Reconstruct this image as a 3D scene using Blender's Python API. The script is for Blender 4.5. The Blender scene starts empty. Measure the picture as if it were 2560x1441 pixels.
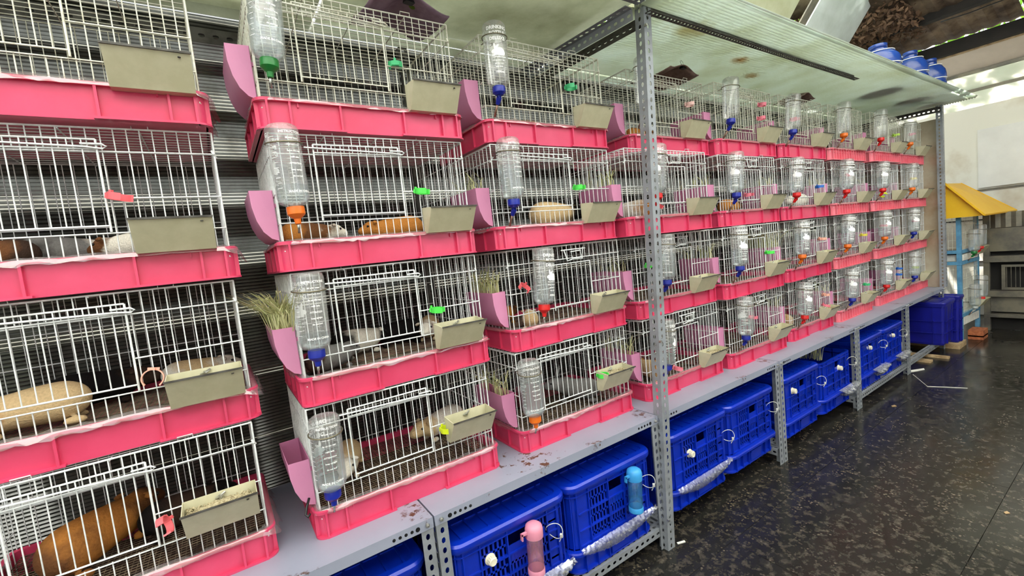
import bpy, bmesh, math, random
from mathutils import Vector, Matrix
C = bpy.context.scene
COL = C.collection
random.seed(7)
PI = math.pi
FL = 0.657            # table top height above the floor

# ------------------------------------------------------------------ camera
cam = bpy.data.objects.new('camera', bpy.data.cameras.new('camera'))
COL.objects.link(cam)
cam.data.sensor_width = 36.0
cam.data.lens = 1109.99/2560*36
cam.data.clip_start = 0.02
r_ = (0.826579, -0.552881, -0.105307); d_ = (-0.133824, -0.011327, -0.990940); f_ = (0.546679, 0.833183, -0.083351)
cam.matrix_world = Matrix(((r_[0], -d_[0], -f_[0], 0.112), (r_[1], -d_[1], -f_[1], -1.505),
                           (r_[2], -d_[2], -f_[2], 0.852+FL), (0, 0, 0, 1)))
C.camera = cam
# ------------------------------------------------------------------ world, sun, exposure
w = bpy.data.worlds.new('world'); C.world = w; w.use_nodes = True
bg = w.node_tree.nodes['Background']
bg.inputs[0].default_value = (0.93, 0.97, 1.0, 1); bg.inputs[1].default_value = 1.35
sun = bpy.data.objects.new('sun', bpy.data.lights.new('sun', 'SUN')); COL.objects.link(sun)
sun.data.energy = 14.0; sun.data.angle = 0.009; sun.data.color = (1, .95, .86)
sun.rotation_euler = Vector((-0.25, 0.30, 1.0)).to_track_quat('Z', 'Y').to_euler()
sun.location = (0, 0, 8)
C.view_settings.view_transform = 'Standard'; C.view_settings.look = 'None'
C.view_settings.gamma = 1; C.view_settings.use_curve_mapping = False
C.view_settings.exposure = 0.55
C.cycles.max_bounces = 10; C.cycles.transparent_max_bounces = 40
C.cycles.diffuse_bounces = 4; C.cycles.glossy_bounces = 3; C.cycles.transmission_bounces = 6
C.cycles.caustics_reflective = False; C.cycles.caustics_refractive = False
C.cycles.sample_clamp_indirect = 4.0

# ------------------------------------------------------------------ helpers: materials
def lin(c):
    return tuple((x/255/12.92 if x/255 <= .04045 else ((x/255+.055)/1.055)**2.4) for x in c) + (1,)
def newmat(name):
    m = bpy.data.materials.new(name); m.use_nodes = True
    return m, m.node_tree, m.node_tree.nodes['Principled BSDF']
def ramp(nt, src, stops):
    r = nt.nodes.new('ShaderNodeValToRGB')
    while len(r.color_ramp.elements) < len(stops): r.color_ramp.elements.new(.5)
    for e, (p, c) in zip(r.color_ramp.elements, stops): e.position = p; e.color = c
    nt.links.new(src, r.inputs[0]); return r
def noise(nt, scale, detail=3, vec=None, rough=.5):
    n = nt.nodes.new('ShaderNodeTexNoise'); n.inputs['Scale'].default_value = scale
    n.inputs['Detail'].default_value = detail; n.inputs['Roughness'].default_value = rough
    if vec: nt.links.new(vec, n.inputs['Vector'])
    return n
def coords(nt, scale=(1, 1, 1), which='Object'):
    tc = nt.nodes.new('ShaderNodeTexCoord'); mp = nt.nodes.new('ShaderNodeMapping')
    mp.inputs['Scale'].default_value = scale
    nt.links.new(tc.outputs[which], mp.inputs[0]); return mp.outputs[0]
def mixc(nt, fac, a, b):
    m = nt.nodes.new('ShaderNodeMix'); m.data_type = 'RGBA'
    for s, i in ((fac, 0), (a, 6), (b, 7)):
        if hasattr(s, 'links'): nt.links.new(s, m.inputs[i])
        else: m.inputs[i].default_value = s
    return m.outputs[2]
def mat(name, c, rough=.5, metal=0, var=0.0, vs=8, c2=None, vlo=.4, vhi=.65, spec=.5, coat=0, bump=0, bs=60, trans=0):
    m, nt, p = newmat(name)
    p.inputs['Roughness'].default_value = rough; p.inputs['Metallic'].default_value = metal
    p.inputs['Specular IOR Level'].default_value = spec; p.inputs['Coat Weight'].default_value = coat
    p.inputs['Base Color'].default_value = lin(c)
    v = coords(nt)
    if c2 is None and var: c2 = tuple(max(0, x*(1-var)) for x in c)
    if c2 is not None:
        n = noise(nt, vs, 5, v, .62); r = ramp(nt, n.outputs[0], [(vlo, (0, 0, 0, 1)), (vhi, (1, 1, 1, 1))])
        nt.links.new(mixc(nt, r.outputs[0], lin(c), lin(c2)), p.inputs['Base Color'])
    if bump:
        n = noise(nt, bs, 3, v); b = nt.nodes.new('ShaderNodeBump'); b.inputs['Strength'].default_value = bump
        b.inputs['Distance'].default_value = .004
        nt.links.new(n.outputs[0], b.inputs['Height']); nt.links.new(b.outputs[0], p.inputs['Normal'])
    if trans:
        t = nt.nodes.new('ShaderNodeBsdfTranslucent'); t.inputs[0].default_value = lin(c)
        mx = nt.nodes.new('ShaderNodeMixShader'); mx.inputs[0].default_value = trans
        nt.links.new(p.outputs[0], mx.inputs[1]); nt.links.new(t.outputs[0], mx.inputs[2])
        nt.links.new(mx.outputs[0], nt.nodes['Material Output'].inputs[0])
    return m
def clearmat(name, tint, haze, hazec=(255, 255, 255), gloss=.1, rough=.04, fres=True):
    """thin clear plastic: see-through, with a milky share and a sheen"""
    m, nt, p = newmat(name); nt.nodes.remove(p)
    t = nt.nodes.new('ShaderNodeBsdfTransparent'); t.inputs[0].default_value = lin(tint)
    g = nt.nodes.new('ShaderNodeBsdfGlossy'); g.inputs['Roughness'].default_value = rough
    d = nt.nodes.new('ShaderNodeBsdfDiffuse'); d.inputs[0].default_value = lin(hazec)
    a = nt.nodes.new('ShaderNodeMixShader'); a.inputs[0].default_value = haze
    nt.links.new(t.outputs[0], a.inputs[1]); nt.links.new(d.outputs[0], a.inputs[2])
    b = nt.nodes.new('ShaderNodeMixShader')
    if fres:
        lw = nt.nodes.new('ShaderNodeLayerWeight'); lw.inputs[0].default_value = .35
        mm = nt.nodes.new('ShaderNodeMath'); mm.operation = 'MULTIPLY_ADD'; mm.inputs[1].default_value = .32; mm.inputs[2].default_value = gloss
        nt.links.new(lw.outputs['Fresnel'], mm.inputs[0]); nt.links.new(mm.outputs[0], b.inputs[0])
    else: b.inputs[0].default_value = gloss
    nt.links.new(a.outputs[0], b.inputs[1]); nt.links.new(g.outputs[0], b.inputs[2])
    nt.links.new(b.outputs[0], nt.nodes['Material Output'].inputs[0])
    return m

M = {}
M['wire'] = mat('white_coated_wire', (236, 240, 240), .35, var=.12, vs=30)
M['wire_old'] = mat('aged_coated_wire', (222, 222, 208), .4, c2=(176, 166, 140), vs=22, vlo=.5, vhi=.75)
M['mesh_floor'] = mat('rusty_floor_wire', (128, 112, 92), .7, c2=(58, 40, 30), vs=25)
M['litter'] = mat('tray_litter', (74, 48, 36), .9, c2=(34, 22, 16), vs=45, bump=.6)
M['pink'] = mat('pink_tray_plastic', (228, 76, 116), .3, c2=(220, 66, 106), vs=6, trans=.10, coat=.15)
M['pink_b'] = mat('salmon_tray_plastic', (242, 132, 148), .36, c2=(236, 114, 132), vs=9, trans=.12)
M['film'] = clearmat('cling_film', (253, 247, 249), .10, (255, 250, 252), .14, .08)
M['bottle'] = clearmat('clear_bottle', (251, 252, 252), .115, (255, 255, 255), .05, .05)
M['water'] = clearmat('bottle_water', (244, 248, 249), .03, (235, 240, 244), .03, .03)
M['print'] = mat('white_print', (250, 250, 250), .5)
M['ring'] = mat('holder_wire', (128, 122, 100), .35, metal=.7)
M['steel'] = mat('galvanised_feeder', (208, 203, 174), .42, metal=.05, c2=(190, 186, 154), vs=9)
M['steel_in'] = mat('feeder_wing_nut', (190, 192, 186), .3, metal=.9)
M['tube'] = mat('nozzle_steel', (150, 120, 105), .3, metal=.8)
M['pellets'] = mat('pellets', (196, 184, 150), .9, c2=(128, 116, 84), vs=160, bump=1, bs=220)
M['hayrack'] = mat('lilac_hay_rack', (232, 158, 198), .42, c2=(226, 150, 192), vs=5, trans=.25)
M['hay'] = mat('green_hay', (200, 206, 146), .8, c2=(226, 220, 176), vs=18, trans=.25)
M['bolt'] = mat('zinc_bolt', (190, 190, 185), .35, metal=.9)
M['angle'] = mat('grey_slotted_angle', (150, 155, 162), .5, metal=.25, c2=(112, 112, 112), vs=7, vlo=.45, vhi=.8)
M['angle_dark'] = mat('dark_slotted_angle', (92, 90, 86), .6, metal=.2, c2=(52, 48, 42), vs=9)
M['black'] = mat('black_plastic', (22, 22, 24), .4)
M['knob'] = mat('cream_pvc', (232, 226, 205), .45, var=.06)
M['blue'] = mat('blue_crate_plastic', (5, 46, 184), .3, c2=(4, 38, 160), vs=4, spec=.6)
M['blue_box'] = mat('navy_box_plastic', (16, 22, 140), .4, c2=(12, 16, 118), vs=4)
M['jug'] = mat('blue_jug_plastic', (34, 72, 156), .2, c2=(26, 54, 128), vs=5, trans=.2, spec=.8)
M['tie'] = mat('white_cable_tie', (215, 215, 208), .4)
M['wood'] = mat('bare_wood', (196, 170, 132), .8, c2=(150, 122, 88), vs=14)
M['brick'] = mat('orange_brick', (188, 112, 72), .9, c2=(150, 82, 52), vs=30, bump=.4)
M['yellow'] = mat('yellow_roof_sheet', (255, 214, 52), .45, c2=(250, 204, 44), vs=5, trans=.3)
M['blue_paint'] = mat('light_blue_paint', (96, 158, 196), .5, c2=(80, 130, 168), vs=12)
M['paper'] = mat('white_paper', (236, 234, 228), .9, var=.12, vs=14)
M['pinkbin'] = mat('dusty_pink_bin', (150, 92, 104), .5, trans=.1)
M['ball'] = mat('green_ball', (110, 140, 40), .9, bump=1, bs=90)
M['purple'] = mat('purple_slatted_mat', (186, 160, 180), .5, c2=(140, 116, 134), vs=30, trans=.45)
M['brown_mat'] = mat('brown_slatted_mat', (156, 130, 120), .6, c2=(104, 82, 76), vs=30, trans=.35)
CAPS = {'green': (30, 122, 52), 'orange': (240, 118, 28), 'blue': (22, 42, 160), 'red': (222, 34, 32), 'clear': (190, 196, 192)}
for k, c in CAPS.items(): M['cap_'+k] = mat(k+'_cap', c, .35, trans=.1)
CLIPS = {'coral': (244, 110, 118), 'peach': (240, 178, 158), 'green': (86, 232, 88), 'yellow': (220, 236, 40), 'teal green': (72, 196, 130),
         'pink': (240, 130, 150), 'pale pink': (240, 196, 190), 'blue': (50, 110, 205), 'lime': (190, 225, 90), 'mustard': (230, 215, 80)}
for k, c in CLIPS.items(): M['clip_'+k] = mat(k.replace(' ', '_')+'_clip', c, .4, trans=.15)

# table top: grey paint with rust and dirt patches
m, nt, p = newmat('grey_painted_shelf'); M['table'] = m
v = coords(nt)
n1 = noise(nt, 2.6, 8, v, .7); r1 = ramp(nt, n1.outputs[0], [(.56, (0, 0, 0, 1)), (.61, (1, 1, 1, 1))])
n2 = noise(nt, 38, 4, v, .6); r2 = ramp(nt, n2.outputs[0], [(.5, (0, 0, 0, 1)), (.56, (1, 1, 1, 1))])
mu = nt.nodes.new('ShaderNodeMath'); mu.operation = 'MULTIPLY'
nt.links.new(r1.outputs[0], mu.inputs[0]); nt.links.new(r2.outputs[0], mu.inputs[1])
n3 = noise(nt, 5, 5, v); base = mixc(nt, n3.outputs[0], lin((164, 169, 188)), lin((143, 148, 166)))
nt.links.new(mixc(nt, mu.outputs[0], base, lin((88, 62, 48))), p.inputs['Base Color'])
p.inputs['Roughness'].default_value = .42; p.inputs['Metallic'].default_value = .15

mt = m.copy(); mt.name = 'grey_painted_shelf_rusty'; M['table_rust'] = mt; nt = mt.node_tree; p = nt.nodes['Principled BSDF']
v = coords(nt); prev = p.inputs['Base Color'].links[0].from_socket
dn = nt.nodes.new('ShaderNodeVectorMath'); dn.operation = 'DISTANCE'; dn.inputs[1].default_value = (.45, -.03, FL); nt.links.new(v, dn.inputs[0])
rd = ramp(nt, dn.outputs['Value'], [(.0, (.16, .16, .16, 1)), (.22, (0, 0, 0, 1))])
n6 = noise(nt, 24, 6, v, .7); ad = nt.nodes.new('ShaderNodeMath'); nt.links.new(n6.outputs[0], ad.inputs[0]); nt.links.new(rd.outputs[0], ad.inputs[1])
r6 = ramp(nt, ad.outputs[0], [(.67, (0, 0, 0, 1)), (.70, (1, 1, 1, 1))])
nt.links.new(mixc(nt, r6.outputs[0], prev, lin((96, 68, 52))), p.inputs['Base Color'])

# polished black granite, for floor slabs
m, nt, p = newmat('black_granite'); M['granite'] = m
v = coords(nt, (1, 1, 1))
n1 = noise(nt, 24, 8, v, .7); r1 = ramp(nt, n1.outputs[0], [(.50, (0, 0, 0, 1)), (.73, (.72, .72, .72, 1))])
vo = nt.nodes.new('ShaderNodeTexVoronoi'); vo.inputs['Scale'].default_value = 55; nt.links.new(v, vo.inputs['Vector'])
r2 = ramp(nt, vo.outputs['Distance'], [(.1, (1, 1, 1, 1)), (.34, (0, 0, 0, 1))])
n4 = noise(nt, 9, 3, v); r4 = ramp(nt, n4.outputs[0], [(.52, (0, 0, 0, 1)), (.66, (1, 1, 1, 1))])
mu = nt.nodes.new('ShaderNodeMath'); mu.operation = 'MULTIPLY'
nt.links.new(r2.outputs[0], mu.inputs[0]); nt.links.new(r4.outputs[0], mu.inputs[1])
c1 = mixc(nt, r1.outputs[0], lin((31, 30, 28)), lin((106, 98, 88)))
nt.links.new(mixc(nt, mu.outputs[0], c1, lin((120, 108, 96))), p.inputs['Base Color'])
n5 = noise(nt, 3, 4, v); r5 = ramp(nt, n5.outputs[0], [(.35, (.13, .13, .13, 1)), (.7, (.32, .32, .32, 1))])
nt.links.new(r5.outputs[0], p.inputs['Roughness']); p.inputs['Specular IOR Level'].default_value = .42

# translucent greenhouse-like sheet
def sheet(name, c, c2, tr, vs=3, lines=None, lc=.6, stains=()):
    m, nt, p = newmat(name); nt.nodes.remove(p)
    v = coords(nt); n = noise(nt, vs, 6, v, .65); r = ramp(nt, n.outputs[0], [(.38, (0, 0, 0, 1)), (.72, (1, 1, 1, 1))])
    col = mixc(nt, r.outputs[0], lin(c), lin(c2))
    if lines:                       # the walls inside twin-wall sheet show as fine darker lines
        wv = nt.nodes.new('ShaderNodeTexWave'); wv.bands_direction = lines[0]; wv.inputs['Scale'].default_value = PI/10/lines[1]
        nt.links.new(v, wv.inputs['Vector']); wr = ramp(nt, wv.outputs['Fac'], [(.0, (lc, lc, lc, 1)), (.35, (1, 1, 1, 1))])
        mm = nt.nodes.new('ShaderNodeMix'); mm.data_type = 'RGBA'; mm.blend_type = 'MULTIPLY'; mm.inputs[0].default_value = 1
        nt.links.new(col, mm.inputs[6]); nt.links.new(wr.outputs[0], mm.inputs[7]); col = mm.outputs[2]
    for (px_, py_, rad, sc_) in stains:   # rust-brown stains
        dn = nt.nodes.new('ShaderNodeVectorMath'); dn.operation = 'DISTANCE'; dn.inputs[1].default_value = (px_*.6, py_, 0)
        ml = nt.nodes.new('ShaderNodeVectorMath'); ml.operation = 'MULTIPLY'; ml.inputs[1].default_value = (.6, 1, 0)
        nt.links.new(v, ml.inputs[0]); nt.links.new(ml.outputs[0], dn.inputs[0])
        sn = noise(nt, 14, 4, v); ad = nt.nodes.new('ShaderNodeMath'); ad.operation = 'MULTIPLY_ADD'; ad.inputs[1].default_value = rad*1.6; nt.links.new(sn.outputs[0], ad.inputs[0]); nt.links.new(dn.outputs['Value'], ad.inputs[2])
        sr_ = ramp(nt, ad.outputs[0], [(rad*.9, (.8, .8, .8, 1)), (rad*1.9, (0, 0, 0, 1))])
        col = mixc(nt, sr_.outputs[0], col, lin(sc_))
    t = nt.nodes.new('ShaderNodeBsdfTranslucent'); d = nt.nodes.new('ShaderNodeBsdfDiffuse'); g = nt.nodes.new('ShaderNodeBsdfGlossy')
    g.inputs['Roughness'].default_value = .12
    for x in (t, d): nt.links.new(col, x.inputs[0])
    a = nt.nodes.new('ShaderNodeMixShader'); a.inputs[0].default_value = tr
    nt.links.new(d.outputs[0], a.inputs[1]); nt.links.new(t.outputs[0], a.inputs[2])
    b = nt.nodes.new('ShaderNodeMixShader'); b.inputs[0].default_value = .12
    nt.links.new(a.outputs[0], b.inputs[1]); nt.links.new(g.outputs[0], b.inputs[2])
    nt.links.new(b.outputs[0], nt.nodes['Material Output'].inputs[0]); return m
M['deck'] = sheet('ribbed_mint_sheet', (238, 246, 240), (218, 224, 206), .72, 3, ('Y', .02), .62, ((2.99, .03, .05, (176, 140, 70)), (3.37, .16, .045, (170, 142, 84)), (2.3, -.1, .09, (196, 190, 150))))
M['wallsheet'] = sheet('ribbed_clear_wall_sheet', (148, 150, 142), (80, 77, 68), .72, 4, ('Z', .0135), .35)
M['board'] = sheet('white_roof_board', (226, 232, 232), (198, 204, 200), .3, 2)
M['sun_diffuser'] = sheet('added_diffuser_sheet', (252, 253, 252), (244, 247, 243), .95, 2)  # for the unseen roof added to soften the sun
M['oldboard'] = sheet('stained_roof_board', (206, 210, 184), (176, 176, 140), .3, 2)
M['ply'] = sheet('grey_green_board', (204, 208, 192), (158, 160, 140), .6, 2.5)
M['leanto'] = sheet('white_lean_to_sheet', (246, 244, 240), (232, 228, 222), .75, 2)
M['cream'] = mat('cream_ceiling_board', (214, 202, 188), .7, var=.06, vs=3)
M['brownroof'] = mat('dirty_brown_roof_sheet', (134, 116, 96), .85, c2=(64, 48, 36), vs=3.5, vlo=.35, vhi=.62, bump=.5, bs=12)
M['darkbeam'] = mat('dark_steel_beam', (34, 28, 24), .8, var=.4, vs=6)
M['wallpaint'] = mat('pale_painted_block', (226, 224, 214), .8, c2=(186, 170, 144), vs=1.4, vlo=.5, vhi=.75, bump=.2)
M['wallpanel'] = mat('pale_wall_panel', (232, 232, 230), .6, var=.05, vs=2)
M['zinc'] = mat('zinc_rack_sheet', (134, 128, 112), .45, metal=.4, c2=(94, 92, 88), vs=5)
M['gap_shade'] = mat('painted_gap_shade', (24, 22, 20), .8)  # near-black stands for the shade between the rack's shelves
M['leaf'] = mat('sunlit_leaf', (120, 170, 40), .6, c2=(70, 120, 24), vs=3, trans=.5)
M['dryleaf'] = mat('dry_leaf', (120, 92, 70), .9, c2=(74, 54, 40), vs=6, trans=.1)
M['backdark'] = mat('dark_light_block', (62, 58, 50), .9, var=.3, vs=3)  # for the added wall that blocks light from behind

# ------------------------------------------------------------------ helpers: meshes
class MB:
    def __init__(s): s.v = []; s.f = []
    def add(s, vs, fs):
        o = len(s.v); s.v += [tuple(x) for x in vs]; s.f += [tuple(i+o for i in f) for f in fs]
    def box(s, a, b):
        x0, y0, z0 = a; x1, y1, z1 = b
        s.add([(x0, y0, z0), (x1, y0, z0), (x1, y1, z0), (x0, y1, z0), (x0, y0, z1), (x1, y0, z1), (x1, y1, z1), (x0, y1, z1)],
              [(0, 3, 2, 1), (4, 5, 6, 7), (0, 1, 5, 4), (1, 2, 6, 5), (2, 3, 7, 6), (3, 0, 4, 7)])
        return s
    def tube(s, pts, r, n=6, closed=False):
        pts = [Vector(p) for p in pts]; k = len(pts); rings = []
        for i, p in enumerate(pts):
            a = pts[i-1] if (i or closed) else p; b = pts[(i+1) % k] if (i < k-1 or closed) else p
            t = (b-a).normalized()
            u = t.cross(Vector((0, 0, 1)) if abs(t.z) < .9 else Vector((1, 0, 0))).normalized(); w_ = t.cross(u)
            rr = r[i] if isinstance(r, (list, tuple)) else r
            rings.append([p+(u*math.cos(2*PI*j/n+PI/n)+w_*math.sin(2*PI*j/n+PI/n))*rr for j in range(n)])
        s.rings(rings, closed_path=closed, caps=not closed); return s
    def rings(s, rings, closed_path=False, caps=True):
        n = len(rings[0]); k = len(rings); vs = [q for r in rings for q in r]; fs = []
        for i in range(k if closed_path else k-1):
            a = i*n; b = ((i+1) % k)*n
            for j in range(n):
                jj = (j+1) % n; fs.append((a+j, a+jj, b+jj, b+j))
        if caps: fs.append(tuple(range(n))[::-1]); fs.append(tuple((k-1)*n+j for j in range(n)))
        s.add(vs, fs); return s
    def lathe(s, prof, n=24, c=(0, 0, 0), caps=True):
        s.rings([[(c[0]+r*math.cos(2*PI*j/n), c[1]+r*math.sin(2*PI*j/n), c[2]+z) for j in range(n)] for r, z in prof], caps=caps); return s
    def prism(s, poly, axis, a, b):
        """extrude a 2-D polygon along an axis (0 x, 1 y, 2 z)"""
        def P3(q, t):
            if axis == 0: return (t, q[0], q[1])
            if axis == 1: return (q[0], t, q[1])
            return (q[0], q[1], t)
        s.rings([[P3(q, a) for q in poly], [P3(q, b) for q in poly]]); return s
    def mesh(s, name, m, smooth=False, fix=True):
        me = bpy.data.meshes.new(name); me.from_pydata(s.v, [], s.f)
        if fix:
            bm = bmesh.new(); bm.from_mesh(me); bmesh.ops.recalc_face_normals(bm, faces=bm.faces); bm.to_mesh(me); bm.free()
        if smooth:
            for p_ in me.polygons: p_.use_smooth = True
        if m: me.materials.append(m)
        return me
    def build(s, name, m, parent=None, smooth=False, loc=(0, 0, 0), rot=(0, 0, 0)):
        return link(name, s.mesh(name, m, smooth), parent, loc, rot)
def link(name, me, parent=None, loc=(0, 0, 0), rot=(0, 0, 0), m=None):
    o = bpy.data.objects.new(name, me); COL.objects.link(o); o.parent = parent
    o.location = loc; o.rotation_euler = rot
    if m:                                   # own colour on a shared mesh
        if not me.materials: me.materials.append(m)
        o.material_slots[0].link = 'OBJECT'; o.material_slots[0].material = m
    return o
def tag(o, label=None, cat=None, group=None, kind=None):
    if label: o['label'] = label
    if cat: o['category'] = cat
    if group: o['group'] = group
    if kind: o['kind'] = kind
    return o
def thing(name, label, cat, loc=(0, 0, 0), rot=(0, 0, 0), group=None):
    o = bpy.data.objects.new(name, None); COL.objects.link(o); o.empty_display_size = .05
    o.location = loc; o.rotation_euler = rot; return tag(o, label, cat, group)
def smooth_angle(me, deg=35):
    for p_ in me.polygons: p_.use_smooth = True
    try: me.set_sharp_from_angle(angle=math.radians(deg))
    except Exception: pass
    return me
def rrect(x0, y0, x1, y1, r, n=5):
    out = []
    for cx, cy, a0 in ((x1-r, y1-r, 0), (x0+r, y1-r, 90), (x0+r, y0+r, 180), (x1-r, y0+r, 270)):
        for i in range(n+1):
            a = math.radians(a0+90*i/n); out.append((cx+r*math.cos(a), cy+r*math.sin(a)))
    return out
def solidify(mb, t):
    me = mb.mesh('tmp', None); bm = bmesh.new(); bm.from_mesh(me)
    bmesh.ops.solidify(bm, geom=bm.faces[:], thickness=t); bm.to_mesh(me); bm.free()
    out = MB(); out.v = [tuple(v.co) for v in me.vertices]; out.f = [tuple(p.vertices) for p in me.polygons]
    bpy.data.meshes.remove(me); return out

# slotted angle steel: an L of two perforated strips, real holes.  Along +Z, corner at the origin, legs on +X and +Y
def angle_mb(L, wd=.042, pitch=.036, hw=.0075, hh=.011, t=.002, two=True, rows=1):
    n = max(1, int(L/pitch)); pz = L/n
    q = MB()
    def cell(z0, z1, x0, x1, flip):
        zc = (z0+z1)/2; xc = (x0+x1)/2
        outr = [(x1, zc), (x1, z1), (xc, z1), (x0, z1), (x0, zc), (x0, z0), (xc, z0), (x1, z0)]
        inr = [(xc+hw, zc), (xc+hw*.7, zc+hh*.75), (xc, zc+hh), (xc-hw*.7, zc+hh*.75), (xc-hw, zc), (xc-hw*.7, zc-hh*.75), (xc, zc-hh), (xc+hw*.7, zc-hh*.75)]
        vs = [((a, 0, b) if not flip else (0, a, b)) for a, b in outr+inr]
        q.add(vs, [(j, (j+1) % 8, 8+(j+1) % 8, 8+j) for j in range(8)])
    for i in range(n):
        for k in range(rows):
            cell(i*pz, (i+1)*pz, wd*k/rows, wd*(k+1)/rows, False)
        if two: cell(i*pz, (i+1)*pz, 0, wd/rows, True)
    me = q.mesh('tmp', None, fix=False); bm = bmesh.new(); bm.from_mesh(me)
    bmesh.ops.remove_doubles(bm, verts=bm.verts, dist=1e-5)
    bmesh.ops.recalc_face_normals(bm, faces=bm.faces)
    bmesh.ops.solidify(bm, geom=bm.faces[:], thickness=t); bm.to_mesh(me); bm.free()
    o = MB(); o.v = [tuple(v.co) for v in me.vertices]; o.f = [tuple(p.vertices) for p in me.polygons]
    bpy.data.meshes.remove(me); return o
_ang = {}
def angle(name, p0, p1, leg1, m, parent=None, wd=.042, pitch=.036, **kw):
    """slotted angle from p0 to p1, its first leg along leg1, the second at right angles"""
    p0 = Vector(p0); p1 = Vector(p1); L = (p1-p0).length
    key = (round(L, 2), wd, pitch, m.name, tuple(sorted(kw.items())))
    if key not in _ang: _ang[key] = angle_mb(round(L, 2), wd, pitch, **kw).mesh('slotted_angle', m)
    zc = (p1-p0).normalized(); x = Vector(leg1); x = (x-zc*x.dot(zc)).normalized(); y = zc.cross(x)
    o = link(name, _ang[key], parent)
    o.matrix_local = Matrix((( x.x, y.x, zc.x, p0.x), (x.y, y.y, zc.y, p0.y), (x.z, y.z, zc.z, p0.z), (0, 0, 0, 1)))
    return o

# ================================================================== SETTING
# floor of big polished granite slabs, each slab a piece
fl = MB().box((-4, -6.5, -FL-.08), (9.2, 2.2, -FL-.012)).build('floor', mat('slab_joint', (66, 64, 60), .8)); tag(fl, kind='structure')
slabs = [MB().box((.0012, .0012, -.011), (1.4-.0012, .703-.0012, 0)).mesh('stone_slab', M['granite'])]
for i in range(9):
    for j in range(12):
        x = -3.6+i*1.4+(.7 if j % 2 else 0); y = 1.1-(j+1)*.703-.01+ .0
        if x > 8.0: continue
        o = link('stone_slab', slabs[0], fl, (x, y, -FL))
# ribbed translucent wall behind the cages
def ribbed(x0, x1, z0, z1, pitch, amp, y=0):
    q = MB(); n = int((z1-z0)/pitch*4); 
    vs = []; fs = []
    for i in range(n+1):
        z = z0+(z1-z0)*i/n; dy = amp*(0, 1, 0, -1)[i % 4]
        vs += [(x0, y+dy, z), (x1, y+dy, z)]
    for i in range(n): fs.append((2*i, 2*i+1, 2*i+3, 2*i+2))
    q.add(vs, fs); return q
wb = ribbed(-3, 6.9, -FL, 1.88, .0135, .0028).build('wall_back', M['wallsheet'], loc=(0, .60, 0)); tag(wb, kind='structure')
for i, (z, h) in enumerate(((1.82, .09), (1.68, .06), (1.50, .05), (1.30, .08), (1.09, .13), (.86, .11), (.62, .18), (.36, .2), (.10, .2), (-.2, .3), (-.48, .2))):
    MB().box((-3, .6035, z-h/2), (6.9, .62, z+h/2)).build('batten', M['darkbeam'], wb, loc=(0, -.60, 0))
MB().box((-3, .597, 1.885), (1.84, .603, 1.924)).build('fascia', M['ply'], wb, loc=(0, -.60, 0))
wo = MB().box((-3.1, .9, -FL), (6.95, 1.0, .95)).build('wall_light_block', M['backdark']); tag(wo, kind='structure')  # unseen, added to keep light off the lower ribbed sheet
wf = MB().box((-3.2, -4.3, -FL), (8.5, -4.2, .75)).build('wall_unseen_front', M['wallpaint']); tag(wf, kind='structure')  # unseen low wall, added so that light comes from higher up
MB().box((-.9, -4.28, .75), (2.1, -4.22, 3.42)).build('panel', M['wallpaint'], wf)  # unseen panel added to leave tall bright openings for bottle reflections
MB().box((5.2, -4.28, .75), (8.5, -4.22, 3.42)).build('panel', M['wallpaint'], wf)  # another unseen panel added beside the bright opening
wl = MB().box((-3.3, -4.3, -FL), (-3.2, 1.0, 1.4)).build('wall_left', M['wallpaint']); tag(wl, kind='structure')
# end wall with a pale panel and a recess line
we = MB().box((8.5, -6.5, -FL), (8.62, 2.2, 2.06)).build('wall_right', M['wallpaint']); tag(we, kind='structure')
MB().box((8.47, -1.9, 1.02), (8.5, -.03, 1.76)).build('panel', M['wallpanel'], we)
MB().box((8.475, -3.0, .98), (8.5, .0, 1.0)).build('ledge', M['zinc'], we)
for k in range(3): MB().box((8.485, -3.2, -.5+.55*k), (8.5, 1.6, -.485+.55*k)).build('joint', M['darkbeam'], we)
for y in (.42, -2.3): MB().box((8.48, y, -FL), (8.5, y+.02, 2.0)).build('batten', M['wallpanel'], we)

# ================================================================== ROOFS
# unseen translucent roof over the aisle, added to diffuse the sun, in sheets
ce = MB().box((-3.2, -4.2, 3.42), (4.3, -4.1, 3.5)).build('ceiling_unseen', M['darkbeam']); tag(ce, kind='structure')
for k in range(7):
    MB().box((-3.2+k*1.25, -4.2, 3.5), (-3.2+k*1.25+1.26, .95, 3.508)).build('sheet', M['sun_diffuser'], ce)
# steep boards behind the upper deck: plane z = 2.64 + 2*(.6-y)
def board(name, xa, xb, xc, xd, m, parent, top=.18):
    """xa..xb at the bottom edge (y .66), xc..xd at the top"""
    y0, y1 = .68, top; z0, z1 = 2.64+2*(.6-y0), 2.64+2*(.6-y1)
    a = [(xa, y0, z0), (xb, y0, z0), (xd, y1, z1), (xc, y1, z1)]
    q = MB(); q.rings([a, [(p[0], p[1]+.012, p[2]+.006) for p in a]]); return q.build(name, m, parent)
rb = MB().box((-3, .70, 2.40), (6.3, .76, 2.5)).build('trim_1', M['darkbeam']); tag(rb, kind='structure')
board('roof_board', 5.12, 6.14, 5.50, 6.50, M['board'], rb)
board('roof_board', 4.98, 5.09, 5.36, 5.47, M['zinc'], rb)
board('roof_board', 2.6, 4.80, 2.95, 5.12, M['oldboard'], rb)
board('roof_board', .2, 2.56, .5, 2.9, M['oldboard'], rb)
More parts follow.
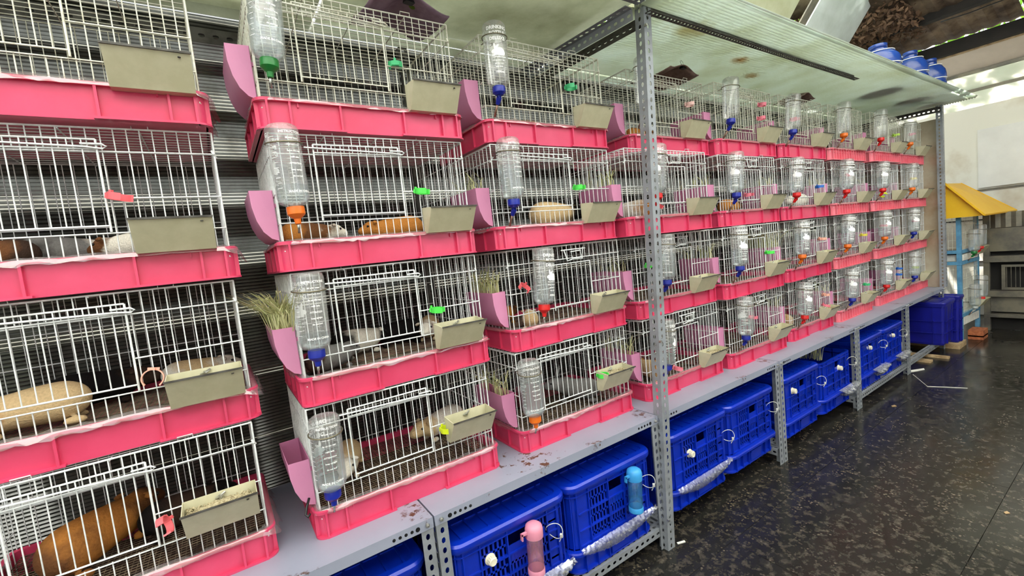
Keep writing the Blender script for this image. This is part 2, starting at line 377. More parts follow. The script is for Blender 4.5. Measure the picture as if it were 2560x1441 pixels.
# far part: dirty brown sheets, dark beams, cream board, lean-to
cf = MB()
def sheetq(name, pts, m, parent, t=.02):
    q = MB(); q.rings([pts, [(p[0], p[1], p[2]+t) for p in pts]]); return q.build(name, m, parent)
b1 = MB().box((6.93, -5, 2.86), (7.03, 2, 2.98)).build('trim_2', M['darkbeam']); tag(b1, kind='structure')
b2 = MB().box((7.58, -5, 2.60), (7.66, 2, 2.74)).build('trim_3', M['darkbeam']); tag(b2, kind='structure')
cr = thing('ceiling_far', None, None); tag(cr, kind='structure')
def corr(name, x0, z0, x1, z1, y0, y1, m, parent, pitch=.14, amp=.010):
    n = int((y1-y0)/pitch*4); vs = []; fs = []
    for i in range(n+1):
        y = y0+(y1-y0)*i/n; dz = amp*(0, 1, 0, -1)[i % 4]
        vs += [(x0, y, z0+dz), (x1, y, z1+dz)]
    for i in range(n): fs.append((2*i, 2*i+1, 2*i+3, 2*i+2))
    q = MB(); q.add(vs, fs); q = solidify(q, .004); return q.build(name, m, parent)
for k in range(5):
    corr('sheet', 7.66, 2.775, 6.25, 3.10, -4+k*1.15, -2.87+k*1.15, M['brownroof'], cr)
for k in range(5):
    if k not in (3,): corr('sheet', 6.4, 3.3, 5.6, 3.45, -4+k*1.15, -2.87+k*1.15, M['brownroof'], cr)
# lean-to: cream board then white sheets dropping to the end wall
lt = thing('ceiling_lean_to', None, None); tag(lt, kind='structure')
zf = lambda x: 2.60+(x-7.66)*(2.09-2.60)/(8.55-7.66)
sheetq('board', [(7.66, -5, zf(7.66)), (7.66, .36, zf(7.66)), (7.98, .40, zf(7.98)), (7.98, -5, zf(7.98))], M['cream'], lt)
sheetq('sheet', [(8.0, -5, zf(8.0)), (8.0, 1.5, zf(8.0)), (8.27, 1.5, zf(8.27)), (8.27, -5, zf(8.27))], M['leanto'], lt)
sheetq('sheet', [(8.28, -5, zf(8.28)), (8.28, 1.5, zf(8.28)), (8.6, 1.5, zf(8.6)), (8.6, -5, zf(8.6))], M['leanto'], lt)
for x in (7.98, 8.27): MB().box((x-.02, -5, zf(x)-.035), (x+.02, 1.5, zf(x)-.002)).build('purlin', M['zinc'], lt)
MB().box((7.655, -5, 2.585), (7.70, .4, 2.60)).build('purlin', M['wood'], lt)
# foliage above, in the sun
def leaves(n, box, size, seed):
    rnd = random.Random(seed); q = MB()
    for _ in range(n):
        c = Vector([rnd.uniform(box[i], box[i+3]) for i in range(3)])
        u = Vector([rnd.gauss(0, 1) for _ in range(3)]).normalized(); v_ = u.cross(Vector((rnd.gauss(0, 1), rnd.gauss(0, 1), rnd.gauss(0, 1)))).normalized()
        s = size*rnd.uniform(.6, 1.3)
        q.add([c-u*s, c-u*s*.2+v_*s*.4, c+u*s*.4+v_*s*.3, c+u*s, c+u*s*.3-v_*s*.32, c-u*s*.2-v_*s*.38], [(0, 1, 2, 3, 4, 5)])
    return q
tag(leaves(6500, (5.0, -4.6, 3.7, 12.5, 4.0, 5.4), .13, 3).build('tree_foliage', M['leaf']), 'bright sunlit green foliage seen through the gaps of the far roof', 'foliage', kind='stuff')
tag(leaves(700, (3.6, 1.2, 1.6, 7.4, 2.4, 3.4), .12, 5).build('shrub_foliage', M['leaf']), 'green leaves showing behind the leaning white roof board', 'foliage', kind='stuff')
tag(leaves(7000, (6.35, .1, 2.80, 7.2, 1.35, 3.45), .034, 8).build('dry_leaves', M['dryleaf']), 'brown dry leaves and litter caught under the far roof', 'leaves', kind='stuff')
tr = MB(); tr.tube([(7.30, .95, -FL), (7.28, .9, 1.2), (7.26, .78, 2.2), (7.05, .7, 2.9), (6.7, .5, 3.8)], [.20, .17, .15, .13, .11], 10)
tr.tube([(7.26, .78, 2.2), (7.5, 1.1, 3.0), (7.8, 1.3, 3.9)], [.12, .1, .07], 8)
tag(tr.build('tree_trunk', M['dryleaf'], smooth=True), 'brown tree trunk rising through the roof behind the blue jugs', 'tree')
cb = MB(); cb.tube([(6.2, -.2, 2.60), (6.45, -.35, 2.66), (6.9, -.62, 2.80), (7.0, -1.0, 2.85)], .006, 6)
tag(cb.build('power_cable', M['black']), 'thin black cable slung under the brown roof above the jugs', 'cable')

# ================================================================== UPPER DECK AND RACK
rk = thing('storage_rack', 'tall grey slotted-angle rack frame carrying the translucent upper deck', 'rack')
# tall front post, leaning a little
angle('post', (1.728, -.16, -FL), (1.872, -.16, 2.25), (1, 0, 0), M['angle'], rk, wd=.05)
angle('post', (6.392, -.15, .0), (6.40, -.15, 1.86), (1, 0, 0), M['angle'], rk, wd=.05)
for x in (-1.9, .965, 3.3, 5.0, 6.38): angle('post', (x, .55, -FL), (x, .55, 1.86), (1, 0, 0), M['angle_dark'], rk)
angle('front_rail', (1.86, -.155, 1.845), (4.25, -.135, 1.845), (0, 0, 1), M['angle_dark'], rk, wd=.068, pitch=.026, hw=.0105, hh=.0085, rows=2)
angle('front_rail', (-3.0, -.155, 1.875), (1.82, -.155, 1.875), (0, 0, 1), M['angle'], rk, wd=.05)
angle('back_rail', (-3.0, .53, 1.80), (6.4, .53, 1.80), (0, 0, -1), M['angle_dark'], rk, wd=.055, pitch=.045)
angle('cross_rail', (1.80, -.14, 1.865), (1.72, .56, 1.85), (0, 0, -1), M['angle'], rk, wd=.05)
angle('cross_rail', (1.90, -.14, 1.865), (1.82, .56, 1.85), (1, 0, 0), M['angle_dark'], rk, wd=.05)
angle('cross_rail', (6.40, -.14, 1.84), (6.36, .56, 1.84), (0, 0, -1), M['angle_dark'], rk, wd=.05)
for z in (1.79, .36, -.5): MB().lathe([(.006, 0), (.006, .012)], 6).build('bolt', M['bolt'], rk, loc=(1.76+z*.05, -.163, z), rot=(PI/2, 0, 0))
# deck sheets
ep = sheet('end_panel_sheet', (222, 212, 190), (176, 140, 104), .1, 1.6)
tag(MB().box((6.475, -.115, -.02), (6.483, .58, 1.74)).build('end_panel', ep), 'tan stained sheet panel closing the far end of the rack beside the end post', 'panel')
dk = MB()
n = int(.96/.02*4); vs = []; fs = []
for i in range(n+1):
    y = -.36+.96*i/n; dz = .0055*(0, 1, 0, -1)[i % 4]
    vs += [(1.835, y, 1.885+dz), (6.62, y+(.055 if i == 0 else 0), 1.885+dz)]
for i in range(n): fs.append((2*i, 2*i+1, 2*i+3, 2*i+2))
dk.add(vs, fs); dk = solidify(dk, .003)
tag(dk.build('deck_sheet', M['deck']), 'pale mint ribbed translucent sheet laid as the upper deck right of the tall post', 'sheet')
tag(MB().box((-3, -.10, 1.925), (.60, .60, 1.937)).build('deck_board', M['ply']), 'grey-green board laid on the rack above the leftmost cage stack', 'board')
tag(MB().box((.615, -.45, 1.928), (1.87, .60, 1.94)).build('deck_board', M['ply']), 'grey-green mottled board above second and third cage stacks', 'board')

# blue water jugs on the deck
def jug(x, y, r, h, label):
    t = thing('water_jug', label, 'jug', (x, y, 1.892), group='blue water jugs on the upper deck')
    pr = [(r*.9, 0), (r, .02)]
    for k in range(3): z = h*(.16+.17*k); pr += [(r, z-.02), (r*.95, z), (r, z+.02)]
    pr += [(r, h*.66), (r*.93, h*.76), (r*.72, h*.86), (r*.42, h*.92), (r*.40, h)]
    link('body', smooth_angle(MB().lathe(pr, 28).mesh('body', M['jug'])), t)
    MB().lathe([(r*.43, 0), (r*.43, .035), (r*.36, .04)], 20).build('cap', M['jug'], t, True, loc=(0, 0, h-.012))
    for z in (h*.55, h*.88):
        pts = [((r*(1.01 if z < h*.6 else .72))*math.cos(a), (r*(1.01 if z < h*.6 else .72))*math.sin(a), z) for a in [2*PI*k/20 for k in range(20)]]
        MB().tube(pts, .004, 5, True).build('string', M['paper'], t)
    return t
jug(5.14, -.02, .155, .37, 'large blue water jug nearest on the upper deck, tied with string')
jug(5.90, -.04, .13, .42, 'middle blue water jug of the three on the upper deck')
jug(6.44, -.06, .12, .42, 'farthest blue water jug with a dark cap by the deck end')

# ================================================================== TABLES
TX = [(-.56, .600), (.606, 1.757), (1.763, 2.914), (2.920, 4.115), (4.121, 5.252), (5.258, 6.385)]
TLAB = ['grey metal bench under the leftmost cages, cut by the frame', 'grey metal bench with rusty patches, second from the left',
        'grey metal bench just right of the tall rack post', 'grey metal bench over an open hay crate', 'grey metal bench over two crates wrapped in white film, fifth', 'last grey metal bench over the navy boxes']
for (x0, x1), lab in zip(TX, TLAB):
    t = thing('shelf_bench', lab, 'bench', (x0, 0, -FL), group='grey benches in a row')
    L = x1-x0; zt = FL
    q = MB(); q.box((0, -.135, zt-.004), (L, .52, zt)); q.box((0, -.135, zt-.036), (L, -.132, zt-.004)); q.box((0, .517, zt-.036), (L, .52, zt-.004))
    q.box((0, -.132, zt-.036), (.003, .517, zt-.004)); q.box((L-.003, -.132, zt-.036), (L, .517, zt-.004))
    q.build('top', M['table_rust' if .5 < x0 < 1 else 'table'], t)
    h = MB()
    for k in range(5):
        for xx in (.055+k*.02, L-.055-k*.02): h.tube([(xx, -.1358, zt-.02), (xx, -.1345, zt-.02)], .0055 if k else .008, 10)
    h.build('hole', M['black'], t); 
    for xx, lx in ((.002, 1), (L-.002, -1)):
        if x1 < 6 or lx > 0 or True:
            for yy, ly in ((-.133, 1), (.518, -1)):
                a = angle('leg', (xx, yy, 0), (xx, yy, zt-.006), (lx, 0, 0), M['angle'], t)
                if lx*ly < 0:     # keep both flanges inside the bench
                    a.matrix_local = Matrix(((lx, 0, 0, xx), (0, ly, 0, yy), (0, 0, 1, 0), (0, 0, 0, 1)))
            MB().lathe([(.007, 0), (.007, .008), (.004, .008), (.004, .014)], 6).build('bolt', M['bolt'], t, loc=(xx+lx*.02, -.134, zt-.018), rot=(PI/2, 0, 0))
    ry = -.03 if 1.7 < x0 < 3 else -.128
    angle('lower_rail', (L, ry, .107), (0, ry, .107), (0, 1, 0), M['angle'], t)
    angle('lower_rail', (0, .50, .107), (L, .50, .107), (0, -1, 0), M['angle'], t)
    angle('side_rail', (.006, -.12, .10), (.006, .5, .10), (1, 0, 0), M['angle'], t)
    angle('side_rail', (L-.046, -.12, .10), (L-.046, .5, .10), (1, 0, 0), M['angle'], t)

# ================================================================== TRAYS, CAGES
P = .43; W = .697; TD = .48; TH = .09
ROW = ['top row', 'second row', 'third row', 'bottom row']
STK = ['', 'leftmost stack', 'second stack', 'third stack', 'fourth stack', 'fifth stack', 'sixth stack', 'seventh stack', 'eighth stack', 'last stack']
FIT = {(1, 0): (0.162, 0), (1, 1): (0.176, 0.032), (1, 2): (0.173, 0.044), (1, 3): (0.161, 0.017), (2, 0): (0.966, -0.003), (2, 1): (0.971, -0.001),
 (2, 2): (0.977, 0.001), (2, 3): (0.962, -0.008), (3, 0): (1.768, 0.017), (3, 1): (1.758, 0.002), (3, 2): (1.789, 0.014), (3, 3): (1.772, 0.003),
 (4, 0): (2.655, 0.053), (4, 1): (2.473, -0.05), (4, 2): (2.572, 0.015), (4, 3): (2.565, -0.001), (5, 0): (3.358, 0.008), (5, 1): (3.306, -0.017),
 (5, 2): (3.275, -0.036), (5, 3): (3.303, -0.02), (6, 0): (4.097, -0.001), (6, 1): (4.056, -0.018), (6, 2): (4.066, -0.013), (6, 3): (4.113, 0.006),
 (7, 0): (4.844, -0.009), (7, 1): (4.862, -0.01), (7, 2): (4.915, 0.008), (7, 3): (4.903, 0.002), (8, 0): (5.631, -0.027), (8, 1): (5.682, -0.009),
 (8, 2): (5.751, 0.006), (8, 3): (5.745, 0.004), (9, 0): (6.4, -0.007), (9, 1): (6.41, -0.014), (9, 2): (6.45, -0.001), (9, 3): (6.45, -0.001)}
def tray_mesh(style):
    q = MB(); ins = .0115; e = 4
    def ring(i, z, r): return [(x, y, z) for x, y in rrect(i, i, W-i, TD-i, r)]
    R = [ring(ins+.001, 0, .028), ring(ins, .03, .028), ring(ins, TH-.008, .028), ring(.0, TH-.008, .034), ring(0, TH, .034), ring(.005, TH+.003, .03), ring(.0145, TH, .026),
         ring(.0150, .006, .024)]
    q.rings(R)
    # ribs and broken bottom flange
    def rib(x, w_=.006):
        q.box((x-w_/2, .0005, .001), (x+w_/2, ins+.003, TH-.006)); q.box((x-w_/2, TD-ins-.005, .001), (x+w_/2, TD-.0025, TH-.006))
    def srib(y, w_=.006):
        q.box((.0025, y-w_/2, .001), (ins+.005, y+w_/2, TH-.006)); q.box((W-ins-.005, y-w_/2, .001), (W-.0025, y+w_/2, TH-.006))
    if style == 0:
        for x in (.034, .096, .245, .458, .605, W-.034): rib(x)
        for y in (.034, .12, .24, .36, .45): srib(y)
        for x in (.12, .581): q.box((x-.002, .006, TH-.022), (x+.002, ins+.004, TH-.006))
        fl_ = [(.03, .258), (.447, W-.03)]
    else:
        for k in range(14): rib(.034+(W-.068)*k/13, .005)
        for k in range(10): srib(.034+(TD-.068)*k/9, .005)
        q.box((.03, .006, .058), (W-.03, ins+.004, .062))
        fl_ = [(.03, W-.03)]
    for a, b in fl_:
        q.prism([(a, -.001), (b, -.001), (b, ins+.003), (a, ins+.003)], 2, 0, .006)
    q.box((.001, .03, 0), (ins+.006, TD-.03, .005)); q.box((W-ins-.006, .03, 0), (W-.001, TD-.03, .005))
    # rounded corner flange
    for cx, cy, a0 in ((W-.034, .034, 270), (.034, .034, 180)):
        pts = [(cx+.033*math.cos(math.radians(a0+15*i)), cy+.033*math.sin(math.radians(a0+15*i))) for i in range(7)] + \
              [(cx+.018*math.cos(math.radians(a0+15*i)), cy+.018*math.sin(math.radians(a0+15*i))) for i in range(6, -1, -1)]
        q.prism(pts, 2, 0, .005)
    return smooth_angle(q.mesh('tray_body', None), 30)
TRAY = [tray_mesh(0), tray_mesh(1)]
LIT = MB().box((.022, .022, .007), (W-.022, TD-.022, .012)).mesh('litter', M['litter'])
def film_mesh(seed, tail=False):
    rnd = random.Random(seed); q = MB()
    path = []
    # along part of the front rim and down the left or right side
    full = [(0.02, TD*.8), (0, .3), (0, .12), (.01, .02), (.05, 0), (.12, 0), (.2, 0), (.28, 0), (.36, 0), (.44, 0), (.52, 0), (.6, 0), (.66, 0), (W-.005, .02), (W, .1), (W, .3), (W-.01, TD*.8)]
    pts = []
    for (a, b), (c, d) in zip(full, full[1:]):
        n_ = max(2, int(math.hypot(c-a, d-b)/.018))
        for i in range(n_): pts.append((a+(c-a)*i/n_, b+(d-b)*i/n_))
    rows = []
    ph = rnd.uniform(0, 6)
    for i, (x, y) in enumerate(pts):
        wv = .5+.5*math.sin(i*.21+ph); dr = .002+.008*wv*rnd.random()+(.035*rnd.random() if tail and x > W-.03 else 0)
        cx, cy = W/2, TD/2; dx, dy = x-cx, y-cy; l_ = math.hypot(dx/W, dy/TD)*1.0
        ox = (1 if x > W-.03 else -1 if x < .03 else 0); oy = -1 if y < .03 else 0
        def o(k): return (x+ox*k, y+oy*k)
        j = lambda s_=.003: rnd.uniform(-s_, s_)
        a = o(-.016); b = o(-.003); c = o(.003+.003*rnd.random()); d = o(.004+dr*.5)
        rows.append([(a[0], a[1], TH+.004+rnd.random()*.007), (b[0]+j(), b[1]+j(), TH+.004+abs(j(.005))), (c[0]+j(), c[1]+j(), TH-.002+j()), (d[0]+j(), d[1]+j(), TH-.006-dr)])
    vs = [v_ for r in rows for v_ in r]; fs = []
    for i in range(len(rows)-1):
        for k in range(3): fs.append((i*4+k, i*4+k+1, i*4+5+k, i*4+4+k))
    q.add(vs, fs); return q.mesh('plastic_film', M['film'], smooth=True, fix=False)
FILM = [film_mesh(1), film_mesh(2), film_mesh(3), film_mesh(4, True)]

CW, CD, CH = .653, .445, .408
DX0, DX1 = .122, .399
def cage_meshes(kind, m):
    """meshes of the wire cage panels, local origin at the cage's left front bottom corner"""
    wr = .0016; hr = .0021; out = []
    n = 24; dx = CW/n
    f = MB()
    if kind == 'wide': d0, d1, dz0, dz1 = DX0, DX1, .150, .377
    else: d0, d1, dz0, dz1 = .225, .455, .135, .325
    for i in range(n+1):
        x = i*dx
        if i in (0, n): f.tube([(x, 0, 0), (x, 0, CH)], .0027); continue
        if d0-.008 < x < d1+.008:
            f.tube([(x, 0, 0), (x, 0, .137)], wr); f.tube([(x, 0, .345), (x, 0, CH)], wr)
        else: f.tube([(x, 0, 0), (x, 0, CH)], wr)
    f.tube([(0, 0, CH), (CW, 0, CH)], .0027); f.tube([(0, -.003, .347), (CW, -.003, .347)], hr); f.tube([(0, -.003, .135), (CW, -.003, .135)], hr)
    if kind == 'wide': f.tube([(d1, -.003, .226), (CW, -.003, .226)], hr)
    else:
        f.tube([(d1, -.003, .226), (CW, -.003, .226)], hr); f.tube([(0, -.003, .226), (d0, -.003, .226)], hr)
    for x in (.152, .475):      # carrying hooks at the top edge
        f.tube([(x, 0, CH), (x, -.004, CH+.012), (x+.035, -.004, CH+.012), (x+.035, 0, CH)], .0016, 5)
    for z in (.347, .05): f.tube([(CW+.004, .006, z-.008), (CW-.002, -.006, z), (CW-.006, -.004, z+.01)], .003, 5); f.tube([(-.004, .006, z-.008), (.002, -.006, z), (.006, -.004, z+.01)], .003, 5)
    out.append(('front_panel', f))
    b = MB()
    for i in range(n+1): b.tube([(i*dx, CD, 0), (i*dx, CD, CH)], wr, 4)
    for z in (CH, .3, .2, .1): b.tube([(0, CD, z), (CW, CD, z)], hr, 4)
    out.append(('back_panel', b))
    for X, nm in ((0, 'side_panel'), (CW, 'side_panel')):
        s = MB(); k = 15
        for i in range(1, k+1): s.tube([(X, CD*i/k, 0), (X, CD*i/k, CH)], wr, 5)
        for z in (CH, .347, .226, .135): s.tube([(X, 0, z), (X, CD, z)], hr, 5)
        out.append((nm, s))
    t = MB()
    for i in range(1, 15): t.tube([(0, CD*i/15, CH-.001), (CW, CD*i/15, CH-.001)], .0016, 4)
    for x in (0, .16, .33, .49, CW): t.tube([(x, 0, CH-.004), (x, CD, CH-.004)], .0019, 4)
    out.append(('top_panel', t))
    d = MB()
    for x in (d0, d1): d.tube([(x, -.007, dz0-.012), (x, -.007, dz1)], .0028)
    d.tube([(d0, -.007, dz1), (d1, -.007, dz1)], .0025); d.tube([(d0, -.007, dz0+.004), (d1, -.007, dz0+.004)], .0025)
    k = 10 if kind == 'wide' else 8
    for i in range(1, k): x = d0+(d1-d0)*i/k; d.tube([(x, -.007, dz0+.004), (x, -.007, dz1)], wr)
    if kind == 'wide': d.tube([(d0, -.007, .352), (d1, -.007, .352)], .0023)
    out.append(('door', d))
    g = MB()
    if kind == 'wide': g.tube([(d0-.028, -.013, .366), (d1-.02, -.013, .356), (d1+.012, -.013, .352), (d1+.02, -.013, .358), (d1+.012, -.013, .364), (d1-.03, -.013, .364)], .0027)
    else:
        g.tube([(.285, -.010, .386), (.43, -.010, .386)], .0026)
        g.tube([(.30, -.011, .388), (.315, -.013, .336), (.345, -.013, .342), (.405, -.013, .340), (.415, -.011, .392)], .0030)
        g.tube([(.335, -.016, .376), (.345, -.016, .346), (.40, -.016, .346), (.395, -.016, .378)], .0030, 6, True)
    out.append(('door_latch', g))
    return [(nm, mb.mesh(nm, m, False, fix=False)) for nm, mb in out]
CAGE = {(k, a): cage_meshes(k, M['wire_old' if a else 'wire']) for k in ('wide', 'small') for a in (0, 1)}
fm = MB()
for i in range(51): x = .006+i*(CW-.012)/50; fm.tube([(x, .006, .052), (x, CD-.006, .052)], .0011, 4)
for i in range(30): y = .008+i*(CD-.016)/29; fm.tube([(.006, y, .0545), (CW-.006, y, .0545)], .0014, 4)
FLOORM = fm.mesh('floor_grid', M['mesh_floor'], fix=False)

# --------- bottles
BH = .235; BR = .0455
btl = smooth_angle(MB().lathe([(.019, -.004), (.021, .002), (.034, .006), (.042, .014), (BR, .028), (BR, BH-.014), (BR-.003, BH-.005), (BR-.010, BH), (BR-.016, BH-.001), (.012, BH-.006)], 28).mesh('bottle_body', M['bottle']), 40)
cap = smooth_angle(MB().lathe([(.024, .0), (.025, -.003), (.025, -.022), (.021, -.027), (.010, -.036), (.0085, -.05), (.006, -.052)], 20).mesh('cap', None), 35)
capb_ = MB().lathe([(.024, .0), (.025, -.003), (.025, -.022), (.021, -.026), (.014, -.032)], 20)
capb_.tube([(0, 0, -.028), (0, .004, -.04), (0, .018, -.06)], [.0125, .0115, .008], 12)
cap_bent = smooth_angle(capb_.mesh('cap', None), 35)
noz = MB().tube([(0, 0, -.048), (0, .002, -.062), (0, .010, -.076)], .0042, 8).mesh('nozzle', M['steel_in'], True)
noz_bent = MB().tube([(0, .016, -.056), (0, .036, -.083), (0, .046, -.1)], .0048, 8).mesh('nozzle', M['tube'], True)
rg = MB(); rr_ = BR+.0032
pts = [(rr_*math.cos(a), rr_*math.sin(a), .183+.004*math.sin(a)) for a in [2*PI*k/28 for k in range(28)]]
rg.tube(pts, .0022, 6, True)
rg.tube([(.02, BR, .183), (.02, BR+.02, .183)], .0018, 5); rg.tube([(-.02, BR, .183), (-.02, BR+.02, .183)], .0018, 5)
RING = rg.mesh('holder_ring', M['ring'], True)
WAT = {}
def water(level):
    lv = round(level, 2)
    if lv not in WAT:
        WAT[lv] = smooth_angle(MB().lathe([(.016, .004), (.031, .009), (.040, .017), (BR-.0025, .03), (BR-.0025, lv)], 24).mesh('water', M['water']), 40)
    return WAT[lv]
def text_verts(s, size, extrude=0):
    cu = bpy.data.curves.new('t', 'FONT'); cu.body = s; cu.size = size; cu.align_x = 'CENTER'; cu.resolution_u = 2; cu.offset = size*.028
    ob = bpy.data.objects.new('t', cu); COL.objects.link(ob)
    dg = bpy.context.evaluated_depsgraph_get(); me = bpy.data.meshes.new_from_object(ob.evaluated_get(dg))
    bm = bmesh.new(); bm.from_mesh(me)
    bmesh.ops.triangulate(bm, faces=bm.faces[:])
    vs = [tuple(v_.co) for v_ in bm.verts]; bm.verts.index_update(); fs = [tuple(v_.index for v_ in f_.verts) for f_ in bm.faces]
    bm.free(); bpy.data.objects.remove(ob); bpy.data.curves.remove(cu); bpy.data.meshes.remove(me)
    return vs, fs
def wrap(q, vs, fs, ang, z, r=BR+.0006):
    """flat lettering bent round the bottle; ang 0 faces -y"""
    o = []
    for x, y, _ in vs:
        a = -PI/2+ang+x/r; o.append((r*math.cos(a), r*math.sin(a), z+y))
    q.add(o, fs)
def bar(q, x0, x1, z, h, ang):
    n_ = max(2, int((x1-x0)/.006)); vs = []; fs = []
    for i in range(n_+1): x = x0+(x1-x0)*i/n_; vs += [(x, 0, 0), (x, h, 0)]
    for i in range(n_): fs.append((2*i, 2*i+2, 2*i+3, 2*i+1))
    wrap(q, vs, fs, ang, z)
def print_mesh():
    q = MB()
    for s, sz, z in (('DRINKING', .0175, .198), ('BOTTLE', .0175, .178), ('DELUXE', .0175, .158)):
        wrap(q, *text_verts(s, sz), 0, z)
    # rabbit silhouette
    def blob(cx, cy, a, b, rot=0, n_=22):       # filled ellipse fan
        vs = [(cx, cy, 0)]
        for k in range(n_):
            t = 2*PI*k/n_; x, y = a*math.cos(t), b*math.sin(t); vs.append((cx+x*math.cos(rot)-y*math.sin(rot), cy+x*math.sin(rot)+y*math.cos(rot), 0))
        mid = [((v_[0]+cx)/2, (v_[1]+cy)/2, 0) for v_ in vs[1:]]
        m0 = len(vs); vs += mid; fs = []
        for k in range(n_):
            kk = (k+1) % n_; fs += [(0, m0+k, m0+kk), (m0+k, 1+k, 1+kk, m0+kk)]
        return vs, fs
    for bl in ((.004, .0145, .0225, .0150), (.014, .010, .014, .0105), (-.018, .0155, .0095, .0078, .3), (-.0135, .032, .0042, .0135, .12), (-.006, .031, .0040, .0125, -.75), (-.012, .004, .009, .0035), (.012, .0025, .013, .0032)):
        wrap(q, *blob(*bl), 0, .100, r=BR+.0006+.00002*bl[0]*1000*0)
    for k, s in enumerate(('keep bottle clean', 'change water daily', 'air flow and', 'easy drink')):
        wrap(q, *text_verts(s, .0068), 0, .093-.012*k)
    wrap(q, *text_verts('1000ml', .0120), 0, .036)
    wrap(q, *text_verts('INSTRUCTIONS', .0098), PI*.80, .205)
    for k, s in enumerate(('fill with water', 'clean and rinse', 'fix on the cage', 'refill daily', 'ATTENTION', 'keep upright', 'do not boil')):
        wrap(q, *text_verts(s, .0066), PI*.80, .188-.018*k)
    wrap(q, *text_verts('MADE IN CHINA', .0090), PI*.80, .036)
    for k in range(11):
        z = .05+k*.0145
        for a_ in (PI*.42, -PI*.42): bar(q, -.006 if k % 2 else -.012, .006, z, .0012, a_)
    return q.mesh('print', M['print'], fix=False)
PRINT = print_mesh()

# --------- feeders
def feeder_meshes():
    wd = .178
    q = MB()
    a = [(0, 0), (wd, 0)]
    # cross-section: back plate y=0 up to z .09, bottom y 0..-.028 z 0, front leans out to y -.085 z .085
    A = lambda x: [(x, 0, .092), (x, 0, 0), (x, -.030, 0), (x, -.082, .084)]
    L, R = A(0), A(wd)
    q.add(L+R, [(0, 1, 5, 4), (1, 2, 6, 5), (2, 3, 7, 6)])
    q.add(L, [(0, 1, 2, 3)]); q.add(R, [(3, 2, 1, 0)])
    me = q.mesh('t', None, fix=False); bm = bmesh.new(); bm.from_mesh(me); bmesh.ops.remove_doubles(bm, verts=bm.verts, dist=1e-5)
    bmesh.ops.recalc_face_normals(bm, faces=bm.faces); bmesh.ops.solidify(bm, geom=bm.faces[:], thickness=.0022); bm.to_mesh(me); bm.free()
    me.name = 'trough'; me.materials.append(M['steel'])
    rm = MB().box((-.002, -.0855, .082), (wd+.002, -.0815, .087)); rm.lathe([(.0035, 0), (.0035, .002)], 8, (wd*.86, -.078, .072)); rm = rm.mesh('rim', M['angle_dark'])
    wn = MB(); wn.tube([(wd/2-.012, -.004, .075), (wd/2, -.012, .080), (wd/2+.012, -.004, .086)], .0035, 6); wn.lathe([(.005, 0), (.005, .012)], 8, (wd/2, -.008, .072))
    wn = wn.mesh('wing_nut', M['steel_in'])
    pe = MB(); rnd = random.Random(4)
    nx, ny = 14, 6; vs = []
    for j in range(ny+1):
        for i in range(nx+1):
            vs.append((.004+(wd-.008)*i/nx, -.003-.060*j/ny, .058+.012*math.sin(PI*i/nx)+rnd.uniform(-.003, .003)))
    fs = [(j*(nx+1)+i, j*(nx+1)+i+1, (j+1)*(nx+1)+i+1, (j+1)*(nx+1)+i) for j in range(ny) for i in range(nx)]
    pe.add(vs, fs)
    for _ in range(90):
        x, y = rnd.uniform(.01, wd-.01), rnd.uniform(-.05, -.006); a_ = rnd.uniform(0, PI)
        pe.tube([(x, y, .066), (x+.007*math.cos(a_), y+.007*math.sin(a_), .068+rnd.uniform(0, .006))], .0022, 5)
    return me, wn, pe.mesh('pellets', M['pellets'], fix=False), rm
TROUGH, WING, PELL, FRIM = feeder_meshes()
# --------- hay rack: curved lilac pocket on the cage's left side
def rack_mesh():
    q = MB(); prof = [(-.066, .150), (-.064, .100), (-.056, .058), (-.042, .024), (-.022, .002), (-.002, -.006)]
    y0, y1 = .035, .265
    a = [(x, y0, z) for x, z in prof]; b = [(x, y1, z) for x, z in prof]; n_ = len(prof)
    q.add(a+b, [(i, i+1, n_+i+1, n_+i) for i in range(n_-1)])
    for y in (y0, y1): q.add([(x, y, z) for x, z in prof]+[(-.002, y, .150)], [tuple(range(n_+1))])
    q.add([(-.002, y0, .15), (-.002, y1, .15), (-.002, y1, .0), (-.002, y0, .0)], [(0, 1, 2, 3)])
    me = q.mesh('pocket', None, fix=False); bm = bmesh.new(); bm.from_mesh(me); bmesh.ops.remove_doubles(bm, verts=bm.verts, dist=1e-5)
    bmesh.ops.recalc_face_normals(bm, faces=bm.faces); bmesh.ops.solidify(bm, geom=bm.faces[:], thickness=.002); bm.to_mesh(me); bm.free()
    return smooth_angle(me, 40)
RACKM = rack_mesh()
HOOKM = MB().box((-.003, .055, .10), (.006, .064, .112)).box((-.003, .22, .10), (.006, .229, .112)).mesh('hook', None)
def hay_mesh(seed, n_=110, spread=.10, up=.11):
    rnd = random.Random(seed); q = MB()
    for _ in range(n_):
        x = rnd.uniform(-.058, -.008); y = rnd.uniform(.045, .25); a_ = rnd.uniform(0, 2*PI); l_ = rnd.uniform(.4, 1)
        dx, dy = math.cos(a_)*spread*l_, math.sin(a_)*spread*l_
        p0 = Vector((x, y, .10)); p1 = p0+Vector((dx*.25, dy*.25, .06+up*.35*l_)); p2 = p1+Vector((dx*.6-.01, dy*.6, up*.5*l_)); p3 = p2+Vector((dx*.6-.01, dy*.5, rnd.uniform(-.02, .03)))
        s_ = Vector((-math.sin(a_), math.cos(a_), 0))*rnd.uniform(.0012, .0026)
        q.add([p0-s_, p0+s_, p1-s_, p1+s_, p2-s_*.8, p2+s_*.8, p3], [(0, 1, 3, 2), (2, 3, 5, 4), (4, 5, 6)])
    return q.mesh('hay', M['hay'], fix=False)
HAY = [hay_mesh(1, 190, .16, .13), hay_mesh(2, 70, .08, .10), hay_mesh(3, 45, .07, .09), hay_mesh(4, 22, .06, .07)]
